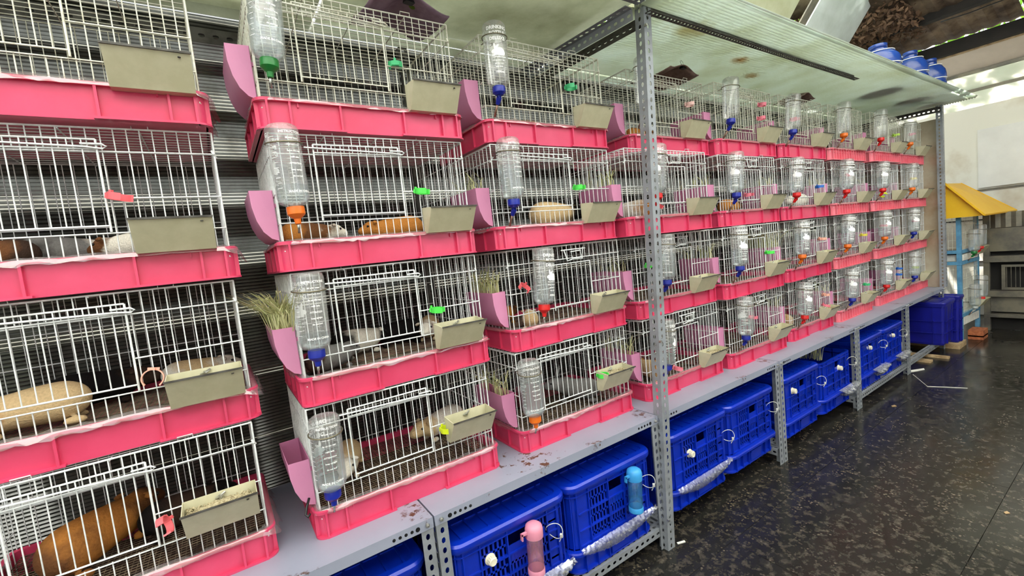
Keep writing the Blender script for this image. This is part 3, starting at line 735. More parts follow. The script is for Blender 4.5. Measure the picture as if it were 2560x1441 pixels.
# --------- spare bottle clips (a C-shaped ring on a tab)
def clip_mesh(open_deg=80):
    q = MB(); n_ = 18; a0 = math.radians(-90+open_deg/2); a1 = math.radians(270-open_deg/2)
    rings = []
    for i in range(n_+1):
        a_ = a0+(a1-a0)*i/n_; c_, s_ = math.cos(a_), math.sin(a_)
        ro, ri = .0255, .0225
        if i in (0, n_): ro, ri = .0275, .0225
        rings.append([(ro*c_, ro*s_-.026, -.009), (ro*c_, ro*s_-.026, .009), (ri*c_, ri*s_-.026, .009), (ri*c_, ri*s_-.026, -.009)])
    q.rings(rings); q.box((-.013, -.003, -.007), (.013, .003, .007)); q.box((-.004, -.004, .004), (.004, .002, .016))
    return q.mesh('clip_ring', None)
CLIPM = clip_mesh()

KIND = {}
BOT = {(2, 0): (0.029, 0.179, .06, 'green', 4.0, .16), (2, 1): (0.037, 0.189, -.035, 'orange', 4.15, .055), (2, 2): (0.032, 0.185, .02, 'blue', 3.9, .05), (2, 3): (0.034, 0.176, .02, 'blue', 3.75, .13),
 (3, 0): (0.024, 0.198, .02, 'blue', -0.35, .0), (3, 1): (0.038, 0.192, 0, 'blue', 3.95, .13), (3, 2): (0.115, 0.185, .10, 'red', 0.25, .11), (3, 3): (0.018, 0.170, -.02, 'orange', 3.6, .15),
 (4, 0): (0.04, 0.222, .04, 'clear', 1.6, .0), (4, 1): (0.132, 0.192, .10, 'red', -1.1, .09), (4, 2): (0.14, 0.188, .08, 'blue', 2.8, .14), (4, 3): (0.075, 0.186, .08, 'blue', 0.4, .13),
 (5, 0): (0.036, 0.189, .1, 'blue', 2.6, 0), (5, 1): (0.053, 0.188, .07, 'blue', -1.2, .1), (5, 2): (0.04, 0.193, .06, 'blue', -0.5, .1), (5, 3): (0.06, 0.200, .07, 'blue', 2.6, .1),
 (6, 0): (0.03, 0.168, .12, 'blue', -0.4, 0), (6, 1): (0.04, 0.176, .1, 'red', -1.1, .07), (6, 2): (0.075, 0.185, .1, 'orange', -0.5, .15), (6, 3): (0.065, 0.183, .12, 'red', -0.5, .12),
 (7, 0): (0.085, 0.187, .1, 'orange', 2.6, 0), (7, 1): (0.07, 0.187, .12, 'red', -0.4, .06), (7, 2): (0.045, 0.19, .18, 'orange', -0.6, .14), (7, 3): (0.085, 0.186, .12, 'blue', -1.1, .13),
 (8, 0): (0.0, 0.184, .08, 'red', 2.6, 0), (8, 1): (0.015, 0.188, .15, 'red', -1.0, .1), (8, 2): (0.0, 0.195, .1, 'orange', -0.5, .08), (8, 3): (0.005, 0.195, .12, 'red', -0.9, .1),
 (9, 0): (0.05, 0.186, .15, 'orange', 2.6, 0), (9, 1): (0.035, 0.186, .15, 'orange', 0.6, 0), (9, 2): (0.055, 0.189, .12, 'blue', -0.8, .12), (9, 3): (0.045, 0.188, .15, 'blue', 1.6, .09)}
FEED = {(1, 0): (.468, .075), (1, 1): (.445, .088), (1, 2): (.462, .088), (1, 3): (.462, .160), (2, 0): (.455, .083), (2, 1): (.460, .086), (2, 2): (.444, .094), (2, 3): (.453, .176), (3, 0): (.455, .085), (3, 1): (.444, .080),
 (3, 2): (.430, .090), (3, 3): (.430, .158), (4, 0): (.40, .088), (4, 1): (.44, .078), (4, 2): (.41, .080), (4, 3): (.43, .082)}
FULL = {(3, 2), (3, 3), (4, 2), (4, 3), (6, 3), (7, 3), (1, 3)}
CLP = {(1, 1): [(.411, .243, 'coral', (.2, .05, .9))], (1, 2): [(.438, .205, 'peach', (1.45, .2, 0))], (1, 3): [(.424, .221, 'coral', (.3, 1.2, .2))], (2, 0): [(.429, .247, 'teal green', (-.1, 0, 2.8))],
 (2, 1): [(.442, .237, 'green', (.1, 0, .8))], (2, 2): [(.441, .239, 'green', (.1, 0, .9))], (2, 3): [(.439, .229, 'yellow', (0, 0, .4))], (3, 0): [(.42, .254, 'teal green', (0, 0, .5))], (3, 1): [(.412, .241, 'green', (0, 0, .4))],
 (3, 2): [(.062, .272, 'coral', (.4, .6, -.4))], (3, 3): [(.439, .230, 'green', (0, 0, .3))], (4, 0): [(.454, .275, 'pale pink', (0, 0, .7))], (4, 1): [(.178, .152, 'coral', (.5, .4, 0))], (4, 2): [(.054, .271, 'green', (0, 0, 0))],
 (4, 3): [(.195, .134, 'pink', (.2, .2, .5))], (5, 0): [(.456, .324, 'pink', (.1, 0, .5)), (.436, .235, 'pink', (0, 0, .5))], (5, 1): [(.243, .179, 'pink', (0, 0, 0))], (5, 2): [(.449, .237, 'green', (0, 0, 1.2))],
 (5, 3): [(.205, .279, 'pink', (0, 0, 1.2))], (6, 0): [(.131, .256, 'pink', (0, 0, 0))], (6, 1): [(.481, .222, 'blue', (0, 0, 1.3))], (6, 2): [(.475, .266, 'peach', (0, 0, 1.1))],
 (6, 3): [(.499, .264, 'peach', (0, 0, 1.2)), (.485, .19, 'pink', (.3, 0, .9))], (7, 1): [(.226, .311, 'pink', (0, 0, 1))], (7, 2): [(.479, .239, 'mustard', (0, 0, 1.2))], (7, 3): [(.5, .241, 'teal green', (0, 0, 1.2))],
 (8, 0): [(.488, .246, 'lime', (0, 0, 1))], (8, 1): [(.129, .144, 'yellow', (.3, .6, 1))], (8, 2): [(.102, .291, 'pink', (0, 0, 1))], (8, 3): [(.475, .289, 'blue', (0, 0, 1.2)), (.458, .233, 'blue', (0, 0, 1.2))],
 (9, 0): [(.249, .288, 'pink', (0, 0, 1))], (9, 1): [(.22, .282, 'mustard', (0, 0, 1))], (9, 2): [(.236, .291, 'pink', (0, 0, 1))], (9, 3): [(.211, .251, 'yellow', (0, 0, 1))]}
HAYS = {(2, 2): 0, (3, 1): 3, (3, 2): 1, (3, 3): 2, (4, 1): 2, (4, 2): 3, (4, 3): 2, (5, 2): 2, (6, 2): 0, (6, 1): 3, (6, 3): 2, (7, 3): 3, (7, 1): 3, (5, 1): 3, (8, 1): 3}
SMALL = {(3, 2)} | {(c, l) for c in range(4, 10) for l in (1, 2, 3)}
def where(c, l): return ROW[l]+', '+STK[c]
for c in range(1, 10):
    for l in range(4):
        xr, y = FIT[c, l]; z = (3-l)*P; wh = where(c, l)
        st = 1 if c >= 7 else 0
        M_t = M['pink_b'] if c >= 7 else M['pink']
        t = thing('plastic_tray', ('salmon close-ribbed' if st else 'pink ribbed')+' plastic tray under a wire cage, '+wh, 'tray', (xr-W, y, z), group='pink trays under the cages')
        link('tray_body', TRAY[st], t, m=M_t); link('litter', LIT, t)
        link('plastic_film', FILM[3 if c == 1 else (c*2+l) % 3], t)
        old = 1 if l == 0 else 0; kd = 'small' if (c, l) in SMALL else 'wide'
        cg = thing('wire_cage', ('aged cream' if old else 'white')+' wire cage with a '+('wide left' if kd == 'wide' else 'narrow latched')+' door, '+wh, 'cage', (xr-W+.022, y+.024, z+.0135), group='wire cages stacked in trays')
        door = None
        for nm, me in CAGE[kd, old]:
            if nm == 'door_latch': link(nm, me, door)
            else:
                o = link(nm, me, cg)
                if nm == 'door': door = o
        link('floor_grid', FLOORM, cg)
        X0 = xr-W+.022
        if (c, l) in BOT:
            bx, bz, lean, cc, rz, lv = BOT[c, l]
            wl = 'empty' if lv < .02 else ('nearly full' if lv > .14 else 'half full' if lv > .09 else 'low')
            b = thing('water_bottle', 'upturned clear %s water bottle%s, %s' % (wl, '' if cc == 'clear' else ' with %s cap' % cc, wh), 'water bottle', (X0+bx+.0, y-.047, z+bz), (0, lean, 0), group='upturned drinking bottles on the cages')
            link('bottle_body', btl, b)
            bent = cc == 'blue' and l < 2 or (c >= 4)
            link('cap', cap_bent if bent else cap, b, m=M['cap_'+cc]); link('nozzle', noz_bent if bent else noz, b)
            link('holder_ring', RING, b, rot=(0, 0, 0))
            if lv > .02: link('water', water(lv), b)
            if l > 0 or c in (2, 3): link('print', PRINT, b, rot=(0, 0, rz))
        fx, fz = FEED.get((c, l), (.43, .085))
        f = thing('feed_trough', 'galvanised feed trough %s, %s' % ('holding pellets' if (c, l) in FULL else 'clipped on the cage', wh), 'feeder', (X0+fx, y+.010, z+fz), group='galvanised feed troughs')
        link('trough', TROUGH, f); link('wing_nut', WING, f); link('rim', FRIM, f)
        if (c, l) in FULL: link('pellets', PELL, f)['kind'] = 'stuff'
        if c > 1:
            h = thing('hay_rack', 'lilac plastic hay rack on the left side of the cage, '+wh, 'hay rack', (X0-.004, y+.02, z+.105), group='lilac hay racks')
            link('pocket', RACKM, h, m=M['hayrack']); link('hook', HOOKM, h, m=M['hayrack'])
            if (c, l) in HAYS:
                o = link('hay', HAY[HAYS[c, l]], None, (X0-.004, y+.02, z+.105)); tag(o, 'tuft of green hay sticking out of the rack, '+wh, 'hay', kind='stuff')
        for i, (cx, cz, cc, rot) in enumerate(CLP.get((c, l), [])):
            pl = ' above another' if (c, l) in ((5, 0), (8, 3)) and i == 0 else ' below another' if (c, l) in ((5, 0), (8, 3)) else ''
            k = thing('bottle_clip', 'empty %s plastic bottle clip%s, %s' % (cc, pl, wh), 'clip', (X0+cx, y+.006, z+cz), rot, group='empty bottle clips')
            link('clip_ring', CLIPM, k, m=M['clip_'+cc])

# ================================================================== GUINEA PIGS
def pig_mesh(seed, ears='pig', sit=0.0):
    """one continuous body grown with metaballs and meshed"""
    mb = bpy.data.metaballs.new('pig'); mb.resolution = .007; mb.threshold = .25
    ob = bpy.data.objects.new('pig', mb); COL.objects.link(ob)
    def ell(x, y, z, a, b, c_, r_=None):
        e = mb.elements.new(type='ELLIPSOID'); e.co = (x, y, z); e.size_x = a; e.size_y = b; e.size_z = c_; e.radius = 1.0; e.stiffness = 2
        if r_: e.rotation = Matrix.Rotation(r_[1], 3, r_[0]).to_quaternion()
    k = 1.25
    ell(-.055, 0, .056, .060*k, .048*k, .050*k); ell(-.01, 0, .056, .062*k, .046*k, .047*k); ell(.038, 0, .054+sit, .050*k, .040*k, .042*k)
    ell(.085, 0, .062+sit, .036*k, .031*k, .031*k); ell(.112, 0, .054+sit, .026*k, .022*k, .020*k)
    for s in (-1, 1):
        ell(-.075, s*.034, .012, .024*k, .012*k, .010*k); ell(.048, s*.026, .012, .016*k, .010*k, .010*k)
        if ears == 'pig': ell(.072, s*.034, .082+sit, .010*k, .014*k, .006*k, ('X', s*-.5))
        else: ell(.066, s*.014, .118+sit, .010*k, .007*k, .034*k, ('Y', -.35))
    bpy.context.view_layer.update()
    dg = bpy.context.evaluated_depsgraph_get(); me = bpy.data.meshes.new_from_object(ob.evaluated_get(dg))
    bpy.data.objects.remove(ob); bpy.data.metaballs.remove(mb)
    zmin = min(v_.co.z for v_ in me.vertices)
    for v_ in me.vertices: v_.co.z -= zmin
    for p_ in me.polygons: p_.use_smooth = True
    me.name = 'pig_body'; return me, -zmin
PIGM, PZ = pig_mesh(1); RABM, RZ = pig_mesh(2, 'rabbit', .02)
EYE = MB().lathe([(.001, -.0045), (.0035, -.0025), (.0045, 0), (.0035, .0025), (.001, .0045)], 10).mesh('eye', M['black'], True)
def furmat(name, c1, c2, c3, off):
    m, nt, p = newmat(name); p.inputs['Roughness'].default_value = .95; p.inputs['Specular IOR Level'].default_value = .15
    tc = nt.nodes.new('ShaderNodeTexCoord'); sp = nt.nodes.new('ShaderNodeSeparateXYZ'); nt.links.new(tc.outputs['Object'], sp.inputs[0])
    mp = nt.nodes.new('ShaderNodeMapping'); mp.inputs['Location'].default_value = (off, off*2, 0); nt.links.new(tc.outputs['Object'], mp.inputs[0])
    n = noise(nt, 14, 3, mp.outputs[0]); ma = nt.nodes.new('ShaderNodeMath'); ma.operation = 'MULTIPLY_ADD'; ma.inputs[1].default_value = .16
    nt.links.new(n.outputs[0], ma.inputs[0]); nt.links.new(sp.outputs[0], ma.inputs[2])
    r = ramp(nt, ma.outputs[0], [(0.0, lin(c1)), (.04, lin(c2)), (.12, lin(c2)), (.15, lin(c3))]); r.color_ramp.interpolation = 'LINEAR'
    fur = noise(nt, 220, 2, tc.outputs['Object']); rr = ramp(nt, fur.outputs[0], [(.3, (.8, .8, .8, 1)), (.7, (1, 1, 1, 1))])
    mm = nt.nodes.new('ShaderNodeMix'); mm.data_type = 'RGBA'; mm.blend_type = 'MULTIPLY'; mm.inputs[0].default_value = 1
    nt.links.new(r.outputs[0], mm.inputs[6]); nt.links.new(rr.outputs[0], mm.inputs[7]); nt.links.new(mm.outputs[2], p.inputs['Base Color'])
    b = nt.nodes.new('ShaderNodeBump'); b.inputs['Strength'].default_value = .6; b.inputs['Distance'].default_value = .004
    nt.links.new(fur.outputs[0], b.inputs['Height']); nt.links.new(b.outputs[0], p.inputs['Normal']); return m
K = (26, 23, 22); Wt = (232, 226, 212); CR = (214, 186, 142); OR = (190, 126, 60); BR_ = (110, 72, 44); GR = (120, 118, 116); DB = (60, 44, 36)
# column, row, x and y in the cage, heading, scale, rear/middle/front colours, words
PIGS = [(1, 1, .27, .20, .3, 1.0, K, GR, Wt, 'black and grey'), (1, 1, .43, .10, 2.6, .95, OR, Wt, BR_, 'brown and white'), (1, 1, .14, .13, 3.0, .9, DB, BR_, BR_, 'dark brown'),
        (1, 2, .12, .17, 3.3, 1.25, CR, CR, OR, 'cream and ginger'), (1, 2, .26, .33, .1, 1.2, K, K, DB, 'black'), (1, 2, .52, .34, .2, 1.0, Wt, CR, Wt, 'white and cream'),
        (1, 3, .24, .25, .9, 1.55, BR_, OR, BR_, 'large brown'), (1, 3, .44, .27, .3, 1.15, K, DB, K, 'dark'),
        (2, 1, .09, .12, .2, .95, OR, BR_, Wt, 'ginger and white'), (2, 1, .40, .13, 2.9, 1.0, OR, OR, OR, 'ginger'),
        (2, 2, .25, .30, .4, 1.15, K, Wt, K, 'black and white'), (2, 2, .42, .35, 3.0, 1.1, K, K, K, 'jet black'), (2, 2, .56, .33, 4.2, 1.05, BR_, CR, Wt, 'brown with cream face'), (2, 2, .10, .12, .6, 1.0, DB, GR, GR, 'grey-faced brown'),
        (2, 3, .56, .30, 3.4, 1.2, Wt, Wt, CR, 'white'), (2, 3, .15, .25, 4.4, 1.1, CR, CR, Wt, 'beige'),
        (3, 0, .33, .22, 3.3, 1.15, BR_, OR, Wt, 'ginger and white'), (3, 1, .42, .15, .05, 1.4, CR, CR, K, 'cream with dark head'),
        (3, 2, .10, .26, .5, 1.0, BR_, OR, BR_, 'ginger-brown'), (3, 2, .15, .10, 1.0, .85, CR, Wt, CR, 'small cream'),
        (4, 0, .24, .15, .1, 1.1, OR, BR_, OR, 'brown'), (4, 1, .10, .12, 1.9, 1.15, OR, Wt, K, 'tricoloured'), (4, 3, .09, .10, 1.5, 1.15, OR, CR, OR, 'pale ginger'),
        (5, 1, .40, .18, .1, 1.15, OR, OR, BR_, 'orange'), (6, 1, .40, .10, 3.2, 1.25, Wt, Wt, Wt, 'white'), (6, 3, .10, .15, 1.4, 1.1, CR, OR, CR, 'sandy'), (6, 0, .10, .2, 2.0, 1.0, Wt, DB, Wt, 'dark and white'),
        (7, 0, .06, .14, 1.6, 1.0, DB, BR_, DB, 'dark brown'), (3, 3, .43, .16, 2.4, 1.15, GR, GR, (150, 150, 150), 'grey'), (5, 3, .03, .30, 1.6, 1.1, Wt, Wt, Wt, 'white')]
for i, (c, l, px, py, rz, s, a, b, d, words) in enumerate(PIGS):
    xr, y = FIT[c, l]; rab = (c, l) in ((3, 3), (5, 3))
    px = max(px, .12*s*.9)
    nm = 'rabbit' if rab else 'guinea_pig'
    t = thing(nm, '%s %s sitting in the cage, %s' % (words, nm.replace('_', ' '), where(c, l)), nm.replace('_', ' '), (xr-W+.022+px, y+.016+py, (3-l)*P+.0135+.056), (0, 0, rz), group='small animals in the cages')
    t.scale = (s, s, s)
    link('body', RABM if rab else PIGM, t, m=furmat(words.replace(' ', '_')+'_fur', a, b, d, i*1.7))
    dz = RZ+.02 if rab else PZ
    for sgn in (-1, 1): link('eye', EYE, t, (.098, sgn*.0245, .070+dz), (PI/2, 0, 0))
# dusty pink bin in the bottom cage of the third stack
bn = thing('plastic_bin', 'dusty pink plastic bin standing in the bottom cage, third stack', 'bin', (1.095+.21, .26, .0135+.056))
q = MB(); q.lathe([(.045, 0), (.062, .10), (.066, .10), (.066, .106), (.058, .106), (.042, .006)], 20); link('bin_body', smooth_angle(q.mesh('bin_body', M['pinkbin'])), bn)
MB().tube([(.067*math.cos(2*PI*k/20), .067*math.sin(2*PI*k/20), .103) for k in range(20)], .004, 6, True).build('rim', M['pinkbin'], bn)
# mats lying over the top cages
def wavy(name, label, x, y, wx, wy, m, cat, rot=.15):
    t = thing(name, label, cat, (x, y, 4*P+.012), (0, 0, rot)); q = MB(); nx, ny = 16, 10; vs = []
    for j in range(ny+1):
        for i in range(nx+1):
            u, v_ = i/nx-.5, j/ny-.5; vs.append((u*wx, v_*wy, .028*math.cos(u*7)*math.cos(v_*2)+.012))
    mz = min(v_[2] for v_ in vs); vs = [(a, b, c_-mz) for a, b, c_ in vs]
    q.add(vs, [(j*(nx+1)+i, j*(nx+1)+i+1, (j+1)*(nx+1)+i+1, (j+1)*(nx+1)+i) for j in range(ny) for i in range(nx)])
    q = solidify(q, .004); q.build('mat_sheet', m, t, True)
    s = MB()
    for j in range(ny): 
        y_ = (j/ny-.5)*wy+.01; s.tube([((i/nx-.5)*wx*.96, y_, .028*math.cos((i/nx-.5)*7)*math.cos((j/ny-.5)*2)+.016-mz) for i in range(nx+1)], .003, 5)
    s.build('ridges', m, t)
    return t
def binder(x, y, z, label, rz=0):
    t = thing('binder_clip', label, 'clip', (x, y, z), (0, 0, rz))
    MB().prism([(-.012, 0), (.012, 0), (.004, .02), (-.004, .02)], 0, -.018, .018).build('clip_body', M['black'], t)
    MB().tube([(-.01, 0, .018), (-.014, .006, .042), (0, .008, .050), (.014, .006, .042), (.01, 0, .018)], .0014, 5).build('wire_handle', M['steel_in'], t)
    return t
wavy('plastic_mat', 'purple wavy plastic mat on top of the second stack', .80, .11, .30, .22, M['purple'], 'mat')
binder(.81, .03, 4*P+.046, 'black binder clip gripping the purple mat', .2)
tag(link('ball', smooth_angle(MB().lathe([(.001, -.022), (.011, -.019), (.019, -.011), (.022, 0), (.019, .011), (.011, .019), (.001, .022)], 16).mesh('ball', M['ball']), 60), None, (.845, .07, 4*P+.075)), 'small fuzzy green ball beside the binder clip above the purple mat', 'ball')
wavy('plastic_mat', 'brown slatted mat on top of the fourth stack', 2.42, .17, .30, .26, M['brown_mat'], 'mat', .1)
binder(2.44, .06, 4*P+.046, 'black binder clip with wire handles on the brown mat', .1)
wavy('plastic_mat', 'dark crumpled mat on top of the sixth stack', 3.9, .13, .22, .2, M['brown_mat'], 'mat', .0)
# small black strap by the bottom tray of the second stack
tag(MB().tube([(.262, .03, .135), (.250, .01, .120), (.243, .0, .100), (.248, -.004, .092), (.256, .0, .100)], .004, 6).build('black_hook', M['black'], smooth=True), 'small black hook hanging at the left rim of the bottom tray, second stack', 'hook')

# ================================================================== CRATES
KW, KD = .53, .40
def crate_meshes():
    H = .262
    q = MB()
    # floor, back, side walls (double-skinned look with ribs)
    R = rrect(0, 0, KW, KD, .045, 5)
    def seg_wall(x0, y0, x1, y1, z0, z1, th=.004):
        q.box((min(x0, x1)-th/2, min(y0, y1)-th/2, z0), (max(x0, x1)+th/2, max(y0, y1)+th/2, z1))
    ringo = lambda i, z: [(x, y, z) for x, y in rrect(i, i, KW-i, KD-i, .045-i*.5, 5)]
    # corner columns and back/side skin: loft without the front window zone
    seg_wall(.012, .05, .012, KD-.05, 0, H); seg_wall(KW-.012, .05, KW-.012, KD-.05, 0, H); seg_wall(.05, KD-.012, KW-.05, KD-.012, 0, H)
    def corner(cx, cy, a0):
        o_ = [(cx+.038*math.cos(math.radians(a0+18*i)), cy+.038*math.sin(math.radians(a0+18*i))) for i in range(6)]
        i_ = [(cx+.033*math.cos(math.radians(a0+18*i)), cy+.033*math.sin(math.radians(a0+18*i))) for i in range(5, -1, -1)]
        q.prism(o_+i_, 2, 0, H)
        for a_ in (a0+8, a0+45, a0+82):
            x, y = cx+.038*math.cos(math.radians(a_)), cy+.038*math.sin(math.radians(a_))
            x2, y2 = cx+.046*math.cos(math.radians(a_)), cy+.046*math.sin(math.radians(a_))
            q.tube([(x2, y2, 0), (x2, y2, H)], .004, 4)
    corner(.05, .05, 180); corner(KW-.05, .05, 270); corner(KW-.05, KD-.05, 0); corner(.05, KD-.05, 90)
    # solid strip left of the windows (front), then cells of slats
    q.box((.05, .010, 0), (.115, .014, H))
    xs = [.115, .235, .335, .43, KW-.05]; zs = [0, .075, .15, H-.03]
    for x in xs: q.box((x-.003, .002, 0), (x+.003, .020, H))
    for z in zs+[H-.012, .008]: q.box((.05, .003, z-.003), (KW-.05, .018, z+.003))
    q.box((.05, .011, H-.028), (KW-.05, .014, H))
    q.box((.05, .011, 0), (KW-.05, .014, .022))
    for ci in range(4):
        for ri in range(3):
            x0, x1 = xs[ci], xs[ci+1]; z0, z1 = zs[ri], zs[ri+1]
            if ci == 1 and ri == 2:                       # hand hole: open above, plain plate below
                q.box((x0, .011, z0), (x1, .014, z0+.03)); continue
            if ci == 1 and ri == 1: q.box((x0, .011, z0+.03), (x1, .014, z1)); 
            n_ = 6
            for k in range(n_+1):
                x = x0+(x1-x0)*k/n_; q.box((x-.0042, .010, z0), (x+.0042, .014, z1))
            zm = (z0+z1)/2; q.box((x0, .010, zm-.004), (x1, .014, zm+.004))
    # side ribs
    for y in (.12, .2, .28): q.box((.002, y-.003, 0), (.014, y+.003, H)); q.box((KW-.014, y-.003, 0), (KW-.002, y+.003, H))
    for z in (.075, .15, .225):
        q.box((.003, .05, z-.003), (.014, KD-.05, z+.003)); q.box((KW-.014, .05, z-.003), (KW-.003, KD-.05, z+.003))
    # top rim
    o_ = rrect(0, 0, KW, KD, .05, 5); i_ = rrect(.016, .016, KW-.016, KD-.016, .04, 5); n_ = len(o_)
    for z0, z1 in ((H-.006, H), (H-.03, H-.026)):
        vs = [(x, y, z0) for x, y in o_]+[(x, y, z1) for x, y in o_]+[(x, y, z1) for x, y in i_]+[(x, y, z0) for x, y in i_]
        fs = []
        for k in range(4):
            for j in range(n_): jj = (j+1) % n_; fs.append((k*n_+j, k*n_+jj, ((k+1) % 4)*n_+jj, ((k+1) % 4)*n_+j))
        q.add(vs, fs)
    body = q.mesh('crate_body', None)
    # lid
    q = MB()
    f = lambda i, z, r: [(x, y, z) for x, y in rrect(i, i, KW-i, KD-i, r, 6)]
    q.rings([f(-.008, -.006, .055), f(-.012, .004, .06), f(-.011, .018, .058), f(-.004, .026, .052), f(.022, .027, .03), f(.026, .020, .028)])
    for k in range(1, 9): x = KW*k/9; q.box((x-.004, .03, .018), (x+.004, KD-.03, .025))
    for y in (.13, .27): q.box((.03, y-.003, .018), (KW-.03, y+.003, .0245))
    lid = smooth_angle(q.mesh('lid', None), 32)
    # base: shallow crate, flared upper rim, stepped foot, centre block
    Hb = .115
    q = MB()
    g = lambda i, z, r: [(x, y, z) for x, y in rrect(i, i, KW-i, KD-i, r, 6)]
    q.rings([g(.01, 0, .06), g(.004, .004, .06), g(.004, .012, .06), g(.016, .016, .05), g(.012, .080, .05), g(-.018, .098, .066), g(-.018, Hb-.006, .066), g(-.014, Hb, .062), g(.004, Hb, .05), g(.018, .1, .045), g(.022, .01, .04)])
    for x in (.07, .14, .21, .40, .46): q.box((x-.003, .0, .004), (x+.003, .018, .1))
    q.prism([(.225, .0), (.345, .0), (.345, .016), (.225, .016)], 2, .02, .075); q.box((.225, -.004, .07), (.345, .016, .078))
    for y in (.1, .2, .3): q.box((.0, y-.003, .004), (.018, y+.003, .1)); q.box((KW-.018, y-.003, .004), (KW, y+.003, .1))
    base = smooth_angle(q.mesh('base_body', None), 32)
    return body, lid, base
KB, KL, KBS = crate_meshes()
# base liner strip: crumpled film tied round the joint
def wrapfilm(seed, x0, x1, drop, puff):
    rnd = random.Random(seed); q = MB(); n_ = int((x1-x0)/.006); vs = []; m_ = 9
    for i in range(n_+1):
        x = x0+(x1-x0)*i/n_; t = i/n_; dr = drop*(.25+.75*math.sin(PI*min(1, t*1.05))**.7)
        for k in range(m_+1):
            vs.append((x+rnd.uniform(-.004, .004), -.012-puff*math.sin(PI*k/m_)*rnd.uniform(.45, 1)-.002, .012-dr*k/m_+rnd.uniform(-.003, .003)))
    q.add(vs, [(i*(m_+1)+k, i*(m_+1)+k+1, (i+1)*(m_+1)+k+1, (i+1)*(m_+1)+k) for i in range(n_) for k in range(m_)])
    return q.mesh('plastic_wrap', M['wrapf'], smooth=True, fix=False)
M['wrapf'] = clearmat('crumpled_white_film', (252, 253, 255), .16, (245, 248, 255), .22, .12)
WRAPS = [wrapfilm(1, .03, .52, .07, .02), wrapfilm(2, .2, .53, .09, .03), wrapfilm(3, .25, .55, .075, .05)]
KNOB = smooth_angle(MB().lathe([(.022, 0), (.022, .004), (.015, .006), (.0155, .026), (.013, .028), (.006, .027)], 18).mesh('knob_body', M['knob']), 30)
KNOBR = MB()
for k in range(12): a_ = 2*PI*k/12; KNOBR.box((.0150*math.cos(a_)-.0012, .0150*math.sin(a_)-.0012, .008), (.0165*math.cos(a_)+.0012, .0165*math.sin(a_)+.0012, .025))
KNOBR = KNOBR.mesh('grip_ridges', M['knob'])
TIE = MB()
TIE.tube([(.034*math.cos(a_), .006*math.sin(2*a_), .034*math.sin(a_)) for a_ in [2*PI*k/24 for k in range(24)]], .0016, 5, True); TIE = TIE.mesh('tie_loop', M['tie'])
TIEH = MB().box((-.005, -.004, -.007), (.006, .005, .007)).tube([(0, 0, -.006), (-.010, -.004, -.026)], .002, 4).mesh('tie_head', M['tie'])
ZB = -.548
# x, front y, description, wrap, knob x/z, tie x/z, lid, base
CR_ = [(.035, -.10, 1.0, 'leftmost blue crate at the picture bottom', None, None, None, 1),
       (.652, -.125, .97, 'blue crate behind the pink bottle', 1, (.803, -.261), (1.086, -.269), 1),
       (1.188, -.120, .97, 'blue crate behind the sky blue bottle', 0, None, (1.652, -.285), 1),
       (1.840, -.115, .97, 'blue crate just right of the tall post', 0, (2.016, -.286), (2.328, -.285), 1),
       (2.366, -.112, .95, 'film-free blue crate, third full bench', None, None, (2.823, -.266), 1),
       (2.985, -.112, .98, 'blue crate left of the open hay crate', None, (3.133, -.253), (3.49, -.27), 1),
       (3.530, -.112, .98, 'open blue hay crate', 2, (3.845, -.268), (4.02, -.25), 0),
       (4.175, -.112, .97, 'blue crate right of the open hay crate', 2, (4.417, -.235), (4.66, -.25), 1),
       (4.702, -.112, .93, 'farthest blue slatted crate', 2, (4.935, -.234), (5.15, -.25), 1)]
for i, (x, y, sx, words, wr_, kn, ti, lid) in enumerate(CR_):
    b = thing('crate_base', 'shallow flared base under the '+words, 'crate', (x, y, ZB), group='blue crates under the benches')
    b.scale = (sx, 1, 1)
    link('base_body', KBS, b, m=M['blue'])
    if wr_ is not None:
        link('plastic_wrap', WRAPS[wr_], b, (0, 0, .118))
    k = thing('slatted_crate', ('slatted '+words if words.startswith(('leftmost',)) else words)+(' with ribbed lid' if lid else ' without lid, straws poking out'), 'crate', (x, y, ZB+.1155), group='blue crates under the benches'); k.scale = (sx, 1, 1)
    link('crate_body', KB, k, m=M['blue'])
    if lid: link('lid', KL, k, (0, 0, .262), m=M['blue'])
    else:
        o = link('hay', HAY[1], None, (x+.30, y+.05, ZB+.235)); tag(o, 'straws of hay poking out of the open blue crate', 'hay', kind='stuff')
    if kn:
        t = thing('pipe_cap', 'cream ridged pipe cap on the '+words, 'cap', (kn[0], y+.012, kn[1]), (PI/2, 0, 0), group='cream pipe caps on the crates')
        link('knob_body', KNOB, t); link('grip_ridges', KNOBR, t)
    if ti:
        t = thing('cable_tie', 'looped white cable tie on the '+words, 'cable tie', (ti[0], y-.014, ti[1]), (.15, .0, -.9), group='cable ties on the crates')
        link('tie_loop', TIE, t); link('tie_head', TIEH, t, (.026, 0, -.02))
